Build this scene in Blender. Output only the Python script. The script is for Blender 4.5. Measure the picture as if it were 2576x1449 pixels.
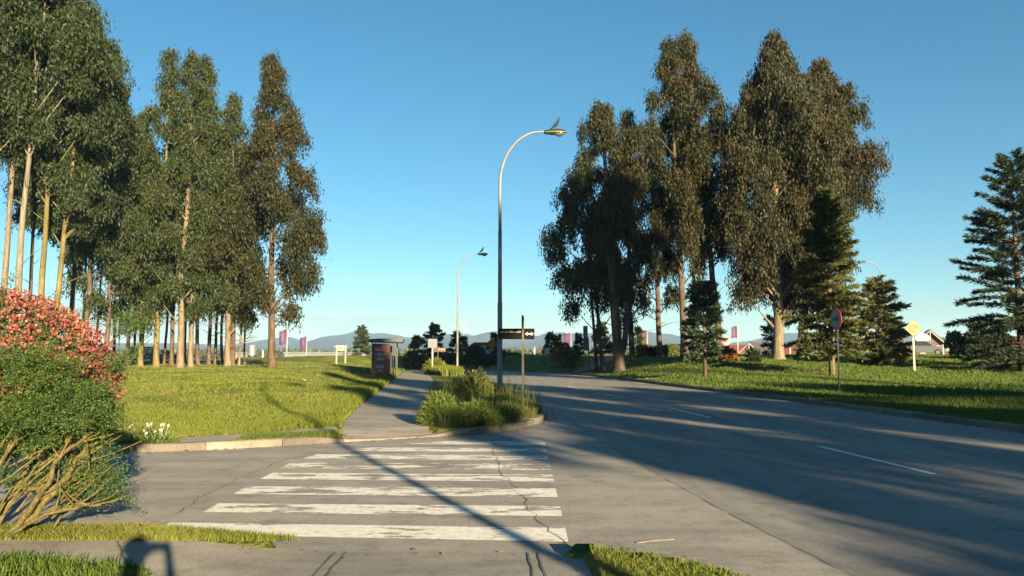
import bpy, math, random
import numpy as np
from mathutils import Vector
rng = np.random.default_rng(11); random.seed(11)
R = math.radians
scn = bpy.context.scene
for o in list(bpy.data.objects): bpy.data.objects.remove(o)

# ------------------------------------------------------------------ camera, sky, sun, exposure
S = 1024/2575; F = 788.0; PITCH = math.atan((890*S-288)/F)
cam = bpy.data.cameras.new('camera'); co = bpy.data.objects.new('camera', cam); scn.collection.objects.link(co)
co.location = (0, 0, 1.6); co.rotation_euler = (math.pi/2+PITCH, 0, 0)
cam.sensor_width = 36; cam.lens = 36*F/1024; cam.clip_start = .02; cam.clip_end = 20000
scn.camera = co
SUN_EL, SUN_AZ = R(12.3), R(23.4)
SDIR = Vector((math.sin(SUN_AZ)*math.cos(SUN_EL), -math.cos(SUN_AZ)*math.cos(SUN_EL), math.sin(SUN_EL)))
w = bpy.data.worlds.new('World'); scn.world = w; w.use_nodes = True
nt = w.node_tree; bg = nt.nodes['Background']
sky = nt.nodes.new('ShaderNodeTexSky'); sky.sky_type = 'NISHITA'; sky.sun_disc = False
sky.sun_elevation = SUN_EL; sky.sun_rotation = math.pi-SUN_AZ
sky.air_density = 1.0; sky.dust_density = 0.1; sky.ozone_density = 2.0; sky.altitude = 100
hs = nt.nodes.new('ShaderNodeHueSaturation'); hs.inputs['Saturation'].default_value = 1.12; hs.inputs['Hue'].default_value = .488
tint = nt.nodes.new('ShaderNodeMixRGB'); tint.blend_type = 'MULTIPLY'; tint.inputs[0].default_value = 1; tint.inputs[2].default_value = (.32, .437, .52, 1)
nt.links.new(sky.outputs[0], tint.inputs[1]); nt.links.new(tint.outputs[0], hs.inputs['Color'])
# thin streaks of cloud low over the mountains
tc = nt.nodes.new('ShaderNodeTexCoord'); mp = nt.nodes.new('ShaderNodeMapping'); mp.inputs['Scale'].default_value = (5, 5, 75)
nz = nt.nodes.new('ShaderNodeTexNoise'); nz.inputs['Scale'].default_value = 1.6; nz.inputs['Detail'].default_value = 6
sx = nt.nodes.new('ShaderNodeSeparateXYZ')
nt.links.new(tc.outputs['Generated'], mp.inputs[0]); nt.links.new(mp.outputs[0], nz.inputs[0]); nt.links.new(tc.outputs['Generated'], sx.inputs[0])
band = nt.nodes.new('ShaderNodeValToRGB'); e = band.color_ramp.elements
e[0].position = .012; e[0].color = (0, 0, 0, 1); e[1].position = .034; e[1].color = (1, 1, 1, 1); e2 = e.new(.075); e2.color = (0, 0, 0, 1)
nt.links.new(sx.outputs['Z'], band.inputs[0])
bx_ = nt.nodes.new('ShaderNodeValToRGB'); e = bx_.color_ramp.elements
e[0].position = .0; e[0].color = (1, 1, 1, 1); e[1].position = .62; e[1].color = (.1, .1, .1, 1)
ma = nt.nodes.new('ShaderNodeMath'); ma.operation = 'ADD'; ma.inputs[1].default_value = .5
nt.links.new(sx.outputs['X'], ma.inputs[0]); nt.links.new(ma.outputs[0], bx_.inputs[0])
cr = nt.nodes.new('ShaderNodeValToRGB'); e = cr.color_ramp.elements; e[0].position = .41; e[0].color = (0, 0, 0, 1); e[1].position = .54; e[1].color = (.9, .9, .9, 1)
nt.links.new(nz.outputs[0], cr.inputs[0])
m1 = nt.nodes.new('ShaderNodeMath'); m1.operation = 'MULTIPLY'; m2 = nt.nodes.new('ShaderNodeMath'); m2.operation = 'MULTIPLY'
nt.links.new(cr.outputs[0], m1.inputs[0]); nt.links.new(band.outputs[0], m1.inputs[1]); nt.links.new(m1.outputs[0], m2.inputs[0]); nt.links.new(bx_.outputs[0], m2.inputs[1])
cm = nt.nodes.new('ShaderNodeMixRGB'); cm.inputs[2].default_value = (1.5, 1.5, 1.68, 1)
nt.links.new(m2.outputs[0], cm.inputs[0]); nt.links.new(hs.outputs[0], cm.inputs[1]); nt.links.new(cm.outputs[0], bg.inputs[0])
bg.inputs[1].default_value = 0.055
sl = bpy.data.lights.new('sun', 'SUN'); sl.energy = 5.0; sl.angle = R(.5); sl.color = (1, .79, .50)
so = bpy.data.objects.new('sun', sl); scn.collection.objects.link(so); so.rotation_euler = (-SDIR).to_track_quat('-Z', 'Y').to_euler()
so.location = (20, -40, 30)
vs = scn.view_settings; vs.view_transform = 'Standard'; vs.look = 'None'; vs.exposure = 2.4; vs.gamma = 1
scn.cycles.use_denoising = True; scn.cycles.max_bounces = 6; scn.cycles.diffuse_bounces = 2; scn.cycles.glossy_bounces = 2
scn.cycles.transmission_bounces = 4; scn.cycles.transparent_max_bounces = 12; scn.cycles.volume_bounces = 0
scn.cycles.caustics_reflective = False; scn.cycles.caustics_refractive = False
scn.cycles.sample_clamp_indirect = 6

# ------------------------------------------------------------------ helpers
def ray(u, v):
    x = (u*S-512)/F; y = (288-v*S)/F
    return x, math.cos(PITCH)-y*math.sin(PITCH), math.sin(PITCH)+y*math.cos(PITCH)
def at(u, v, Y):
    d = ray(u, v); t = Y/d[1]; return Vector((d[0]*t, Y, 1.6+d[2]*t))
def gp(u, v, z=0):
    d = ray(u, v); t = (z-1.6)/d[2]; return Vector((d[0]*t, d[1]*t, z))

def link(o): scn.collection.objects.link(o); return o
def tag(o, label=None, cat=None, group=None, kind=None):
    if label: o['label'] = label
    if cat: o['category'] = cat
    if group: o['group'] = group
    if kind: o['kind'] = kind
    return o
def empty(name, loc, label, cat, group=None, rz=0):
    o = bpy.data.objects.new(name, None); o.empty_display_size = .2; link(o); o.location = loc; o.rotation_euler = (0, 0, rz)
    return tag(o, label, cat, group)
def dup(root, loc, rz=None, label=None, group=None):
    r = link(root.copy()); r.location = loc
    if rz is not None: r.rotation_euler = (0, 0, rz)
    if label: r['label'] = label
    if group: r['group'] = group
    for ch in list(root.children):
        c = link(ch.copy()); c.parent = r
        for g in list(ch.children):
            d = link(g.copy()); d.parent = c
    return r

class MB:
    def __init__(s): s.v = []; s.f = []
    def add(s, vs, fs):
        b = len(s.v); s.v += [tuple(p) for p in vs]; s.f += [tuple(i+b for i in f) for f in fs]; return s
    def box(s, c, d, rz=0, ry=0, taper=1):
        x, y, z = d[0]/2, d[1]/2, d[2]/2; vs = []
        for k in (-1, 1):
            t = 1 if k < 0 else taper
            for a, b in ((-1, -1), (1, -1), (1, 1), (-1, 1)):
                p = Vector((a*x*t, b*y*t, k*z))
                if ry: p = Vector((p.x*math.cos(ry)+p.z*math.sin(ry), p.y, -p.x*math.sin(ry)+p.z*math.cos(ry)))
                if rz: p = Vector((p.x*math.cos(rz)-p.y*math.sin(rz), p.x*math.sin(rz)+p.y*math.cos(rz), p.z))
                vs.append(p+Vector(c))
        return s.add(vs, [(3, 2, 1, 0), (4, 5, 6, 7), (0, 1, 5, 4), (1, 2, 6, 5), (2, 3, 7, 6), (3, 0, 4, 7)])
    def tube(s, pts, rad, n=8, cap=True, squash=None):
        pts = [Vector(p) for p in pts]; m = len(pts)
        if not hasattr(rad, '__len__'): rad = [rad]*m
        vs = []; up = None
        for i, p in enumerate(pts):
            t = (pts[min(i+1, m-1)]-pts[max(i-1, 0)]).normalized()
            if up is None: up = Vector((1, 0, 0)) if abs(t.x) < .8 else Vector((0, 1, 0))
            a = (up-t*up.dot(t)).normalized(); b = t.cross(a); up = a
            for k in range(n):
                q = 2*math.pi*k/n; vs.append(p+(a*math.cos(q)+b*math.sin(q))*rad[i])
        fs = [(i*n+k, i*n+(k+1) % n, (i+1)*n+(k+1) % n, (i+1)*n+k) for i in range(m-1) for k in range(n)]
        if cap: fs += [tuple(range(n-1, -1, -1)), tuple((m-1)*n+k for k in range(n))]
        return s.add(vs, fs)
    def ell(s, c, r, nu=14, nv=8, z0=-1, z1=1):
        vs = []; fs = []
        for j in range(nv+1):
            ph = math.asin(max(-1, min(1, z0)))+(math.asin(z1)-math.asin(z0))*j/nv
            for i in range(nu):
                th = 2*math.pi*i/nu
                vs.append((c[0]+r[0]*math.cos(ph)*math.cos(th), c[1]+r[1]*math.cos(ph)*math.sin(th), c[2]+r[2]*math.sin(ph)))
        for j in range(nv):
            for i in range(nu): fs.append((j*nu+i, j*nu+(i+1) % nu, (j+1)*nu+(i+1) % nu, (j+1)*nu+i))
        fs += [tuple(range(nu-1, -1, -1)), tuple(nv*nu+k for k in range(nu))]
        return s.add(vs, fs)
    def prism(s, poly, y0, y1):                      # poly in (x,z), extruded along y
        n = len(poly); vs = [(p[0], y0, p[1]) for p in poly]+[(p[0], y1, p[1]) for p in poly]
        return s.add(vs, [tuple(range(n)), tuple(range(2*n-1, n-1, -1))]+[(i, i+n, (i+1) % n+n, (i+1) % n) for i in range(n)])
    def build(s, name, m, parent=None, smooth=False, bevel=0):
        me = bpy.data.meshes.new(name); me.from_pydata(s.v, [], s.f); me.update()
        o = link(bpy.data.objects.new(name, me)); me.materials.append(m)
        if smooth: me.polygons.foreach_set('use_smooth', [True]*len(me.polygons))
        if parent: o.parent = parent
        if bevel:
            b = o.modifiers.new('b', 'BEVEL'); b.width = bevel; b.segments = 2; b.limit_method = 'ANGLE'
        return o
def npmesh(name, V, k, m, parent=None, faces=None, smooth=False):
    """V (N,k,3): N separate k-vertex cells; faces: index lists inside a cell (default one k-gon)."""
    N = len(V); me = bpy.data.meshes.new(name); faces = faces or [list(range(k))]
    me.vertices.add(N*k); me.vertices.foreach_set('co', np.ascontiguousarray(V, dtype=np.float32).ravel())
    base = (np.arange(N)*k)[:, None]
    idx = np.concatenate([base+np.array(f)[None] for f in faces], 1).ravel()
    cnt = np.tile([len(f) for f in faces], N); st = np.concatenate([[0], np.cumsum(cnt)[:-1]])
    me.loops.add(len(idx)); me.loops.foreach_set('vertex_index', idx.astype(np.int32))
    me.polygons.add(len(cnt)); me.polygons.foreach_set('loop_start', st.astype(np.int32)); me.polygons.foreach_set('loop_total', cnt.astype(np.int32))
    if smooth: me.polygons.foreach_set('use_smooth', np.ones(len(cnt), bool))
    me.update(calc_edges=True); me.materials.append(m)
    o = link(bpy.data.objects.new(name, me))
    if parent: o.parent = parent
    return o
def unit(a): return a/(np.linalg.norm(a, axis=1, keepdims=True)+1e-9)
def leafcells(P, D, L, W):
    n = len(P); D = unit(D); s = unit(np.cross(D, rng.normal(size=(n, 3))))
    L = np.broadcast_to(L, n)[:, None]; W = np.broadcast_to(W, n)[:, None]
    return np.stack([P, P+D*L*.45+s*W*.5, P+D*L, P+D*L*.45-s*W*.5], 1)
def blades(P, h, wd, lean=.35, dirx=None):
    n = len(P); a = rng.uniform(0, 2*np.pi, n); h = np.broadcast_to(h, n); wd = np.broadcast_to(wd, n)
    s = np.stack([np.cos(a), np.sin(a), np.zeros(n)], 1)*wd[:, None]*.5
    b = rng.uniform(0, 2*np.pi, n); l = np.stack([np.cos(b), np.sin(b), np.zeros(n)], 1)*(h*lean*rng.uniform(.2, 1.4, n))[:, None]
    up = np.zeros((n, 3)); up[:, 2] = h
    m = P+l*.35+up*.6; t = P+l+up*rng.uniform(.85, 1, n)[:, None]
    return np.stack([P-s, P+s, m+s*.75, m-s*.75, t], 1)
BF = [[0, 1, 2, 3], [3, 2, 4]]

# ------------------------------------------------------------------ materials
def newmat(name):
    m = bpy.data.materials.new(name); m.use_nodes = True; t = m.node_tree
    return m, t, t.nodes['Principled BSDF'], t.nodes, t.links
def setspec(b, v):
    b.inputs['Specular IOR Level'].default_value = v
def plain(name, c, rough=.5, metal=0, spec=.4, var=.12, scale=6, bump=0):
    m, t, b, N, L = newmat(name)
    n = N.new('ShaderNodeTexNoise'); n.inputs['Scale'].default_value = scale; n.inputs['Detail'].default_value = 5
    tx = N.new('ShaderNodeTexCoord'); L.new(tx.outputs['Object'], n.inputs[0])
    r = N.new('ShaderNodeValToRGB'); r.color_ramp.elements[0].position = .3; r.color_ramp.elements[1].position = .7
    r.color_ramp.elements[0].color = (*[x*(1-var) for x in c], 1); r.color_ramp.elements[1].color = (*[min(1, x*(1+var)) for x in c], 1)
    L.new(n.outputs[0], r.inputs[0]); L.new(r.outputs[0], b.inputs['Base Color'])
    b.inputs['Roughness'].default_value = rough; b.inputs['Metallic'].default_value = metal; setspec(b, spec)
    if bump:
        bn = N.new('ShaderNodeBump'); bn.inputs['Strength'].default_value = bump; bn.inputs['Distance'].default_value = .02
        L.new(n.outputs[0], bn.inputs['Height']); L.new(bn.outputs[0], b.inputs['Normal'])
    return m
def leafmat(name, cols, tint, trans=.3, scale=.35, rough=.55, spec=.22):
    """per-leaf random colour between cols, tint colour in clump-sized patches, some light through the leaf"""
    m, t, b, N, L = newmat(name)
    g = N.new('ShaderNodeNewGeometry'); r = N.new('ShaderNodeValToRGB'); r.color_ramp.elements[0].color = (*cols[0], 1); r.color_ramp.elements[1].color = (*cols[-1], 1)
    for i, c in enumerate(cols[1:-1]): r.color_ramp.elements.new((i+1)/(len(cols)-1)).color = (*c, 1)
    L.new(g.outputs['Random Per Island'], r.inputs[0])
    n = N.new('ShaderNodeTexNoise'); n.inputs['Scale'].default_value = scale; n.inputs['Detail'].default_value = 3
    L.new(g.outputs['Position'], n.inputs[0])
    r2 = N.new('ShaderNodeValToRGB'); r2.color_ramp.elements[0].position = .47; r2.color_ramp.elements[1].position = .66
    r2.color_ramp.elements[1].color = (.75, .75, .75, 1); L.new(n.outputs[0], r2.inputs[0])
    mx = N.new('ShaderNodeMixRGB'); L.new(r2.outputs[0], mx.inputs[0]); L.new(r.outputs[0], mx.inputs[1]); mx.inputs[2].default_value = (*tint, 1)
    L.new(mx.outputs[0], b.inputs['Base Color']); b.inputs['Roughness'].default_value = rough; setspec(b, spec)
    tr = N.new('ShaderNodeBsdfTranslucent'); L.new(mx.outputs[0], tr.inputs[0])
    ms = N.new('ShaderNodeMixShader'); ms.inputs[0].default_value = trans
    out = N['Material Output']; L.new(b.outputs[0], ms.inputs[1]); L.new(tr.outputs[0], ms.inputs[2]); L.new(ms.outputs[0], out.inputs[0])
    return m
def bark(name, cols, sx=3, sz=.5):
    m, t, b, N, L = newmat(name)
    tx = N.new('ShaderNodeTexCoord'); mp = N.new('ShaderNodeMapping'); mp.inputs['Scale'].default_value = (sx, sx, sz); L.new(tx.outputs['Object'], mp.inputs[0])
    n = N.new('ShaderNodeTexNoise'); n.inputs['Scale'].default_value = 2.2; n.inputs['Detail'].default_value = 8; n.inputs['Roughness'].default_value = .65; L.new(mp.outputs[0], n.inputs[0])
    r = N.new('ShaderNodeValToRGB'); e = r.color_ramp.elements; e[0].position = .3; e[1].position = .72
    e[0].color = (*cols[0], 1); e[1].color = (*cols[2], 1); e.new(.5).color = (*cols[1], 1)
    L.new(n.outputs[0], r.inputs[0]); L.new(r.outputs[0], b.inputs['Base Color']); b.inputs['Roughness'].default_value = .85; setspec(b, .2)
    bn = N.new('ShaderNodeBump'); bn.inputs['Strength'].default_value = .6; bn.inputs['Distance'].default_value = .05; L.new(n.outputs[0], bn.inputs['Height']); L.new(bn.outputs[0], b.inputs['Normal'])
    return m

def concrete(name, c, stain, crackscale=0, lane=False, joint=0):
    m, t, b, N, L = newmat(name)
    tx = N.new('ShaderNodeTexCoord')
    def noise(sc, det=6, vec=None, ro=.6):
        n = N.new('ShaderNodeTexNoise'); n.inputs['Scale'].default_value = sc; n.inputs['Detail'].default_value = det; n.inputs['Roughness'].default_value = ro
        L.new(vec or tx.outputs['Object'], n.inputs[0]); return n.outputs[0]
    def ramp(i, p0, c0, p1, c1):
        r = N.new('ShaderNodeValToRGB'); r.color_ramp.elements[0].position = p0; r.color_ramp.elements[1].position = p1
        r.color_ramp.elements[0].color = (*c0, 1); r.color_ramp.elements[1].color = (*c1, 1); L.new(i, r.inputs[0]); return r.outputs[0]
    def mul(a, b2, f=1):
        x = N.new('ShaderNodeMixRGB'); x.blend_type = 'MULTIPLY'; x.inputs[0].default_value = f; L.new(a, x.inputs[1]); L.new(b2, x.inputs[2]); return x.outputs[0]
    mp = N.new('ShaderNodeMapping'); mp.inputs['Scale'].default_value = (1.6, .16, 1) if lane else (.35, 1.3, 1); L.new(tx.outputs['Object'], mp.inputs[0])
    big = ramp(noise(.55), .3, stain, .68, c)
    st = ramp(noise(1.3, 5, mp.outputs[0]), .35, (.72, .72, .74), .62, (1, 1, 1))
    fine = ramp(noise(34, 3), .25, (.72, .72, .72), .75, (1.12, 1.12, 1.12))
    grit = ramp(noise(160, 2), .3, (.78, .78, .78), .7, (1.1, 1.1, 1.1))
    blot = ramp(noise(3.2, 8, None, .72), .36, (.66, .65, .64), .5, (1, 1, 1))
    col = mul(mul(mul(mul(big, st), fine), grit, .7), blot, .7)
    L.new(col, b.inputs['Base Color']); b.inputs['Roughness'].default_value = .82; setspec(b, .3)
    bn = N.new('ShaderNodeBump'); bn.inputs['Strength'].default_value = .35; bn.inputs['Distance'].default_value = .006
    L.new(noise(120, 3), bn.inputs['Height']); L.new(bn.outputs[0], b.inputs['Normal'])
    return m
def stonetone(m):
    t = m.node_tree; N, L = t.nodes, t.links; b = N['Principled BSDF']; src = b.inputs['Base Color'].links[0].from_socket
    g = N.new('ShaderNodeNewGeometry'); c = N.new('ShaderNodeValToRGB'); c.color_ramp.elements[0].color = (.68, .66, .62, 1); c.color_ramp.elements[1].color = (1.25, 1.22, 1.18, 1); L.new(g.outputs['Random Per Island'], c.inputs[0])
    x = N.new('ShaderNodeMixRGB'); x.blend_type = 'MULTIPLY'; x.inputs[0].default_value = 1; L.new(src, x.inputs[1]); L.new(c.outputs[0], x.inputs[2]); L.new(x.outputs[0], b.inputs['Base Color'])
def wornpaint(name, thr, col=(.60, .585, .535)):
    m, t, b, N, L = newmat(name); tx = N.new('ShaderNodeTexCoord')
    mp = N.new('ShaderNodeMapping'); mp.inputs['Scale'].default_value = (1.0, 3.2, 1); L.new(tx.outputs['Object'], mp.inputs[0])
    n = N.new('ShaderNodeTexNoise'); n.inputs['Scale'].default_value = 1.5; n.inputs['Detail'].default_value = 10; n.inputs['Roughness'].default_value = .72; L.new(mp.outputs[0], n.inputs[0])
    r = N.new('ShaderNodeValToRGB'); r.color_ramp.elements[0].position = thr; r.color_ramp.elements[1].position = thr+.02; L.new(n.outputs[0], r.inputs[0])
    n2 = N.new('ShaderNodeTexNoise'); n2.inputs['Scale'].default_value = 14; n2.inputs['Detail'].default_value = 5; L.new(tx.outputs['Object'], n2.inputs[0])
    r2 = N.new('ShaderNodeValToRGB'); r2.color_ramp.elements[0].color = (*[x*.72 for x in col], 1); r2.color_ramp.elements[1].color = (*col, 1); r2.color_ramp.elements[0].position = .3; r2.color_ramp.elements[1].position = .6
    L.new(n2.outputs[0], r2.inputs[0]); L.new(r2.outputs[0], b.inputs['Base Color']); b.inputs['Roughness'].default_value = .7
    tr = N.new('ShaderNodeBsdfTransparent'); ms = N.new('ShaderNodeMixShader'); L.new(r.outputs[0], ms.inputs[0]); L.new(tr.outputs[0], ms.inputs[1]); L.new(b.outputs[0], ms.inputs[2])
    L.new(ms.outputs[0], N['Material Output'].inputs[0]); return m
def groundmat():
    m, t, b, N, L = newmat('turf_soil'); g = N.new('ShaderNodeNewGeometry')
    def noise(sc, det=5):
        n = N.new('ShaderNodeTexNoise'); n.inputs['Scale'].default_value = sc; n.inputs['Detail'].default_value = det; L.new(g.outputs['Position'], n.inputs[0]); return n.outputs[0]
    r = N.new('ShaderNodeValToRGB'); e = r.color_ramp.elements; e[0].position = .32; e[0].color = (.07, .10, .014, 1); e[1].position = .7; e[1].color = (.155, .145, .045, 1); e.new(.52).color = (.112, .132, .023, 1)
    L.new(noise(.32, 7), r.inputs[0])
    r2 = N.new('ShaderNodeValToRGB'); r2.color_ramp.elements[0].position = .3; r2.color_ramp.elements[0].color = (.6, .6, .6, 1); r2.color_ramp.elements[1].position = .7; r2.color_ramp.elements[1].color = (1.15, 1.15, 1.1, 1)
    L.new(noise(7, 8), r2.inputs[0])
    x = N.new('ShaderNodeMixRGB'); x.blend_type = 'MULTIPLY'; x.inputs[0].default_value = 1; L.new(r.outputs[0], x.inputs[1]); L.new(r2.outputs[0], x.inputs[2])
    L.new(x.outputs[0], b.inputs['Base Color']); b.inputs['Roughness'].default_value = .9; setspec(b, .15)
    bn = N.new('ShaderNodeBump'); bn.inputs['Strength'].default_value = .8; bn.inputs['Distance'].default_value = .06; L.new(noise(12, 8), bn.inputs['Height']); L.new(bn.outputs[0], b.inputs['Normal'])
    return m
M = dict(
    turf=groundmat(),
    road=concrete('road_concrete', (.265, .255, .225), (.215, .208, .187), lane=True),
    street=concrete('street_concrete', (.30, .287, .252), (.255, .244, .217)),
    walk=concrete('walk_concrete', (.31, .288, .245), (.245, .23, .198)),
    kerb=concrete('kerb_concrete', (.20, .182, .15), (.13, .118, .097)),
    joint=plain('joint_tar', (.085, .082, .076), .9, var=.4, scale=9),
    dirt=plain('red_dirt', (.19, .10, .065), .95, var=.25, scale=2, bump=.5),
    steel=plain('galvanised_steel', (.14, .15, .16), .6, .15, .4, .2, 3),
    white_metal=plain('white_metal', (.27, .27, .255), .45, .1, .5, .08),
    dark_metal=plain('dark_metal', (.022, .027, .035), .5, .2, .4, .3),
    olive=plain('olive_post', (.045, .04, .026), .6, .2, .4, .3, 8),
    black_plate=plain('black_plate', (.0045, .004, .004), .75, 0, .08, .35, 5),
    cream=plain('cream_paint', (.30, .275, .2), .6),
    white=plain('white_paint', (.36, .355, .335), .55, var=.06),
    green_shell=plain('green_lamp_shell', (.009, .026, .014), .55, .1, .25, .25),
    yellow_band=plain('yellow_band', (.22, .18, .03), .45),
    glass_bowl=plain('glass_bowl', (.07, .07, .065), .15, 0, .6, .1),
    bird=plain('bird_feathers', (.007, .0065, .009), .7, var=.4, scale=20),
    orange=plain('orange_poster', (.18, .04, .017), .6, var=.35, scale=3),
    graff_w=plain('graffiti_white', (.4, .35, .35), .6), graff_d=plain('graffiti_dark', (.05, .02, .07), .6),
    dead_leaf=leafmat('dead_leaves', [(.05, .03, .015), (.10, .065, .03), (.16, .12, .06)], (.09, .05, .02), .1, 2),
    face_grey=plain('sign_face', (.2, .21, .22), .5),
    glass=plain('dark_glass', (.03, .04, .05), .08, 0, .6),
    purple=plain('purple_flag', (.05, .022, .062), .8, var=.12), flagmark=plain('flag_mark', (.08, .05, .085), .8),
    red=plain('sign_red', (.5, .03, .03), .5), black=plain('sign_black', (.015, .015, .015), .5), yellow=plain('sign_yellow', (.26, .115, .003), .5),
    grey_panel=plain('grey_panel', (.10, .112, .115), .5), blue=plain('blue_panel', (.02, .05, .16), .5), navy=plain('navy_panel', (.035, .05, .075), .5),
    brown=plain('brown_plate', (.07, .035, .022), .6), tank=plain('tank_metal', (.2, .21, .2), .4, .5, var=.3, scale=1.5),
    timber=plain('orange_timber', (.12, .052, .027), .7, var=.3), roofdark=plain('slate_roof', (.05, .045, .05), .8, var=.3), wallw=plain('white_wall', (.27, .26, .235), .8),
    roofred=plain('red_roof', (.12, .03, .02), .75, var=.3), tyre=plain('tyre_rubber', (.015, .015, .015), .85),
    carsilver=plain('silver_car_paint', (.15, .165, .175), .3, .3, .6), cardark=plain('dark_car_paint', (.02, .03, .035), .3, .2, .6), carred=plain('red_car_paint', (.3, .02, .02), .3, .1, .6),
    skin=plain('skin', (.5, .3, .21), .5), jacket=plain('jacket_cloth', (.06, .07, .10), .85), trousers=plain('trouser_cloth', (.03, .035, .05), .85), hair=plain('hair', (.02, .014, .01), .6),
    bark_lit=bark('pale_bark', ((.05, .04, .026), (.115, .092, .06), (.19, .158, .112))),
    bark_grey=bark('grey_bark', ((.06, .052, .04), (.125, .112, .088), (.2, .185, .15))),
    bark_brown=bark('brown_bark', ((.025, .017, .011), (.058, .041, .026), (.12, .085, .052))),
    bark_moss=bark('mossy_bark', ((0.045, 0.0375, 0.015), (0.1, 0.085, 0.03), (0.17, 0.135, 0.07))),
    bark_dark=bark('dark_bark', ((.025, .02, .017), (.06, .045, .035), (.14, .1, .07))),
    bush_bark=bark('bush_bark', ((.035, .027, .010), (.088, .074, .026), (.15, .13, .052)), 14, 5),
    euc=leafmat('gum_leaves', [(0.01238, 0.02288, 0.006579), (0.02554, 0.04085, 0.0117), (0.04799, 0.06127, 0.02193)], (0.0387, 0.04412, 0.0117)),
    euc_g=leafmat('gum_leaves_green', [(0.0104, 0.02165, 0.00644), (0.02185, 0.0376, 0.01288), (0.04421, 0.05697, 0.02378)], (0.02601, 0.03874, 0.009904)),
    euc_b=leafmat('gum_leaves_brown', [(0.0117, 0.01552, 0.00576), (0.02408, 0.02794, 0.01008), (0.04403, 0.04501, 0.01872)], (0.04266, 0.03104, 0.0108)),
    euc_o=leafmat('gum_leaves_olive', [(0.009248, 0.01388, 0.004954), (0.02034, 0.02563, 0.007927), (0.03699, 0.04004, 0.01288)], (0.04392, 0.03311, 0.007927)),
    fir=leafmat('fir_needles', [(0.0258, 0.0387, 0.01204), (0.0516, 0.0645, 0.01892), (0.086, 0.0903, 0.0258)], (0.0774, 0.0731, 0.01892), .15, .6),
    fir_d=leafmat('dark_needles', [(0.0129, 0.0258, 0.01548), (0.0258, 0.043, 0.02408), (0.0473, 0.0645, 0.0344)], (0.0344, 0.0473, 0.0215), .15, .6),
    fir_y=leafmat('yellow_needles', [(0.0516, 0.0602, 0.0172), (0.086, 0.086, 0.0258), (0.129, 0.1118, 0.0344)], (0.129, 0.086, 0.0258), .15, .6),
    shrub=leafmat('shrub_leaves', [(0.0261, 0.04785, 0.01305), (0.0609, 0.087, 0.02436), (0.1044, 0.1218, 0.0348)], (0.0957, 0.087, 0.0261), .3, 1.2),
    shrub_d=leafmat('dark_shrub_leaves', [(.012, .022, .012), (.028, .042, .022), (.05, .06, .03)], (.045, .04, .025), .2, 1.2),
    shrub_o=leafmat('rusty_shrub_leaves', [(0.0783, 0.06525, 0.0174), (0.1392, 0.0957, 0.0261), (0.174, 0.0783, 0.0261)], (0.1914, 0.0783, 0.0261), .3, 1.0),
    broom=leafmat('broom_sprigs', [(0.01914, 0.04524, 0.01218), (0.03915, 0.0783, 0.01914), (0.0696, 0.1175, 0.02958)], (0.0696, 0.0957, 0.01914), .25, 2.5),
    petal=leafmat('petals', [(0.172, 0.0301, 0.02752), (0.2494, 0.0645, 0.05332), (0.301, 0.1462, 0.1075), (0.1978, 0.0387, 0.0344), (0.344, 0.2494, 0.172)], (0.172, 0.0301, 0.02924), .3, 3),
    grass=leafmat('meadow_grass', [(0.06138, 0.095, 0.009744), (0.1011, 0.1346, 0.01531), (0.1516, 0.1663, 0.02784)], (0.1444, 0.1385, 0.0348), .35, .5, .6, .25),
    grass_g=leafmat('green_grass', [(0.03367, 0.07108, 0.00808), (0.06061, 0.1066, 0.01346), (0.101, 0.1351, 0.02357)], (0.0808, 0.1101, 0.02021), .35, .8, .6, .25),
    grass_t=leafmat('tall_grass', [(0.03915, 0.0609, 0.01392), (0.0696, 0.09135, 0.02088), (0.1131, 0.1131, 0.03915)], (0.1044, 0.087, 0.0348), .35, 1.0, .6, .25),
    weed=leafmat('weed_leaves', [(0.04437, 0.08134, 0.01331), (0.08134, 0.1257, 0.02218), (0.1257, 0.1627, 0.03697)], (0.08874, 0.1183, 0.02218), .35, 3),
    daisy=plain('daisy_petals', (.36, .355, .29), .7, var=.05),
    forest=leafmat('far_wood', [(.03, .045, .02), (.05, .065, .03), (.07, .08, .035)], (.06, .055, .03), .1, .05),
)
def mountainmat():
    m, t, b, N, L = newmat('mountain_rock'); g = N.new('ShaderNodeNewGeometry'); s = N.new('ShaderNodeSeparateXYZ'); L.new(g.outputs['Position'], s.inputs[0])
    n = N.new('ShaderNodeTexNoise'); n.inputs['Scale'].default_value = .012; n.inputs['Detail'].default_value = 8; L.new(g.outputs['Position'], n.inputs[0])
    a = N.new('ShaderNodeMath'); a.operation = 'MULTIPLY_ADD'; a.inputs[1].default_value = 60; L.new(n.outputs[0], a.inputs[0]); L.new(s.outputs['Z'], a.inputs[2])
    mr = N.new('ShaderNodeMapRange'); mr.inputs[1].default_value = 140; mr.inputs[2].default_value = 190; L.new(a.outputs[0], mr.inputs[0])
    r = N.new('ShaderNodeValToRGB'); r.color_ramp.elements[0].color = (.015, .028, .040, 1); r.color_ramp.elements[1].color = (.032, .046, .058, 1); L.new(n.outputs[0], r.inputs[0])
    x = N.new('ShaderNodeMixRGB'); L.new(mr.outputs[0], x.inputs[0]); L.new(r.outputs[0], x.inputs[1]); x.inputs[2].default_value = (.75, .77, .8, 1)
    L.new(x.outputs[0], b.inputs['Base Color']); b.inputs['Roughness'].default_value = .95; setspec(b, .05); return m
M['rock'] = mountainmat(); stonetone(M['kerb'])

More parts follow.
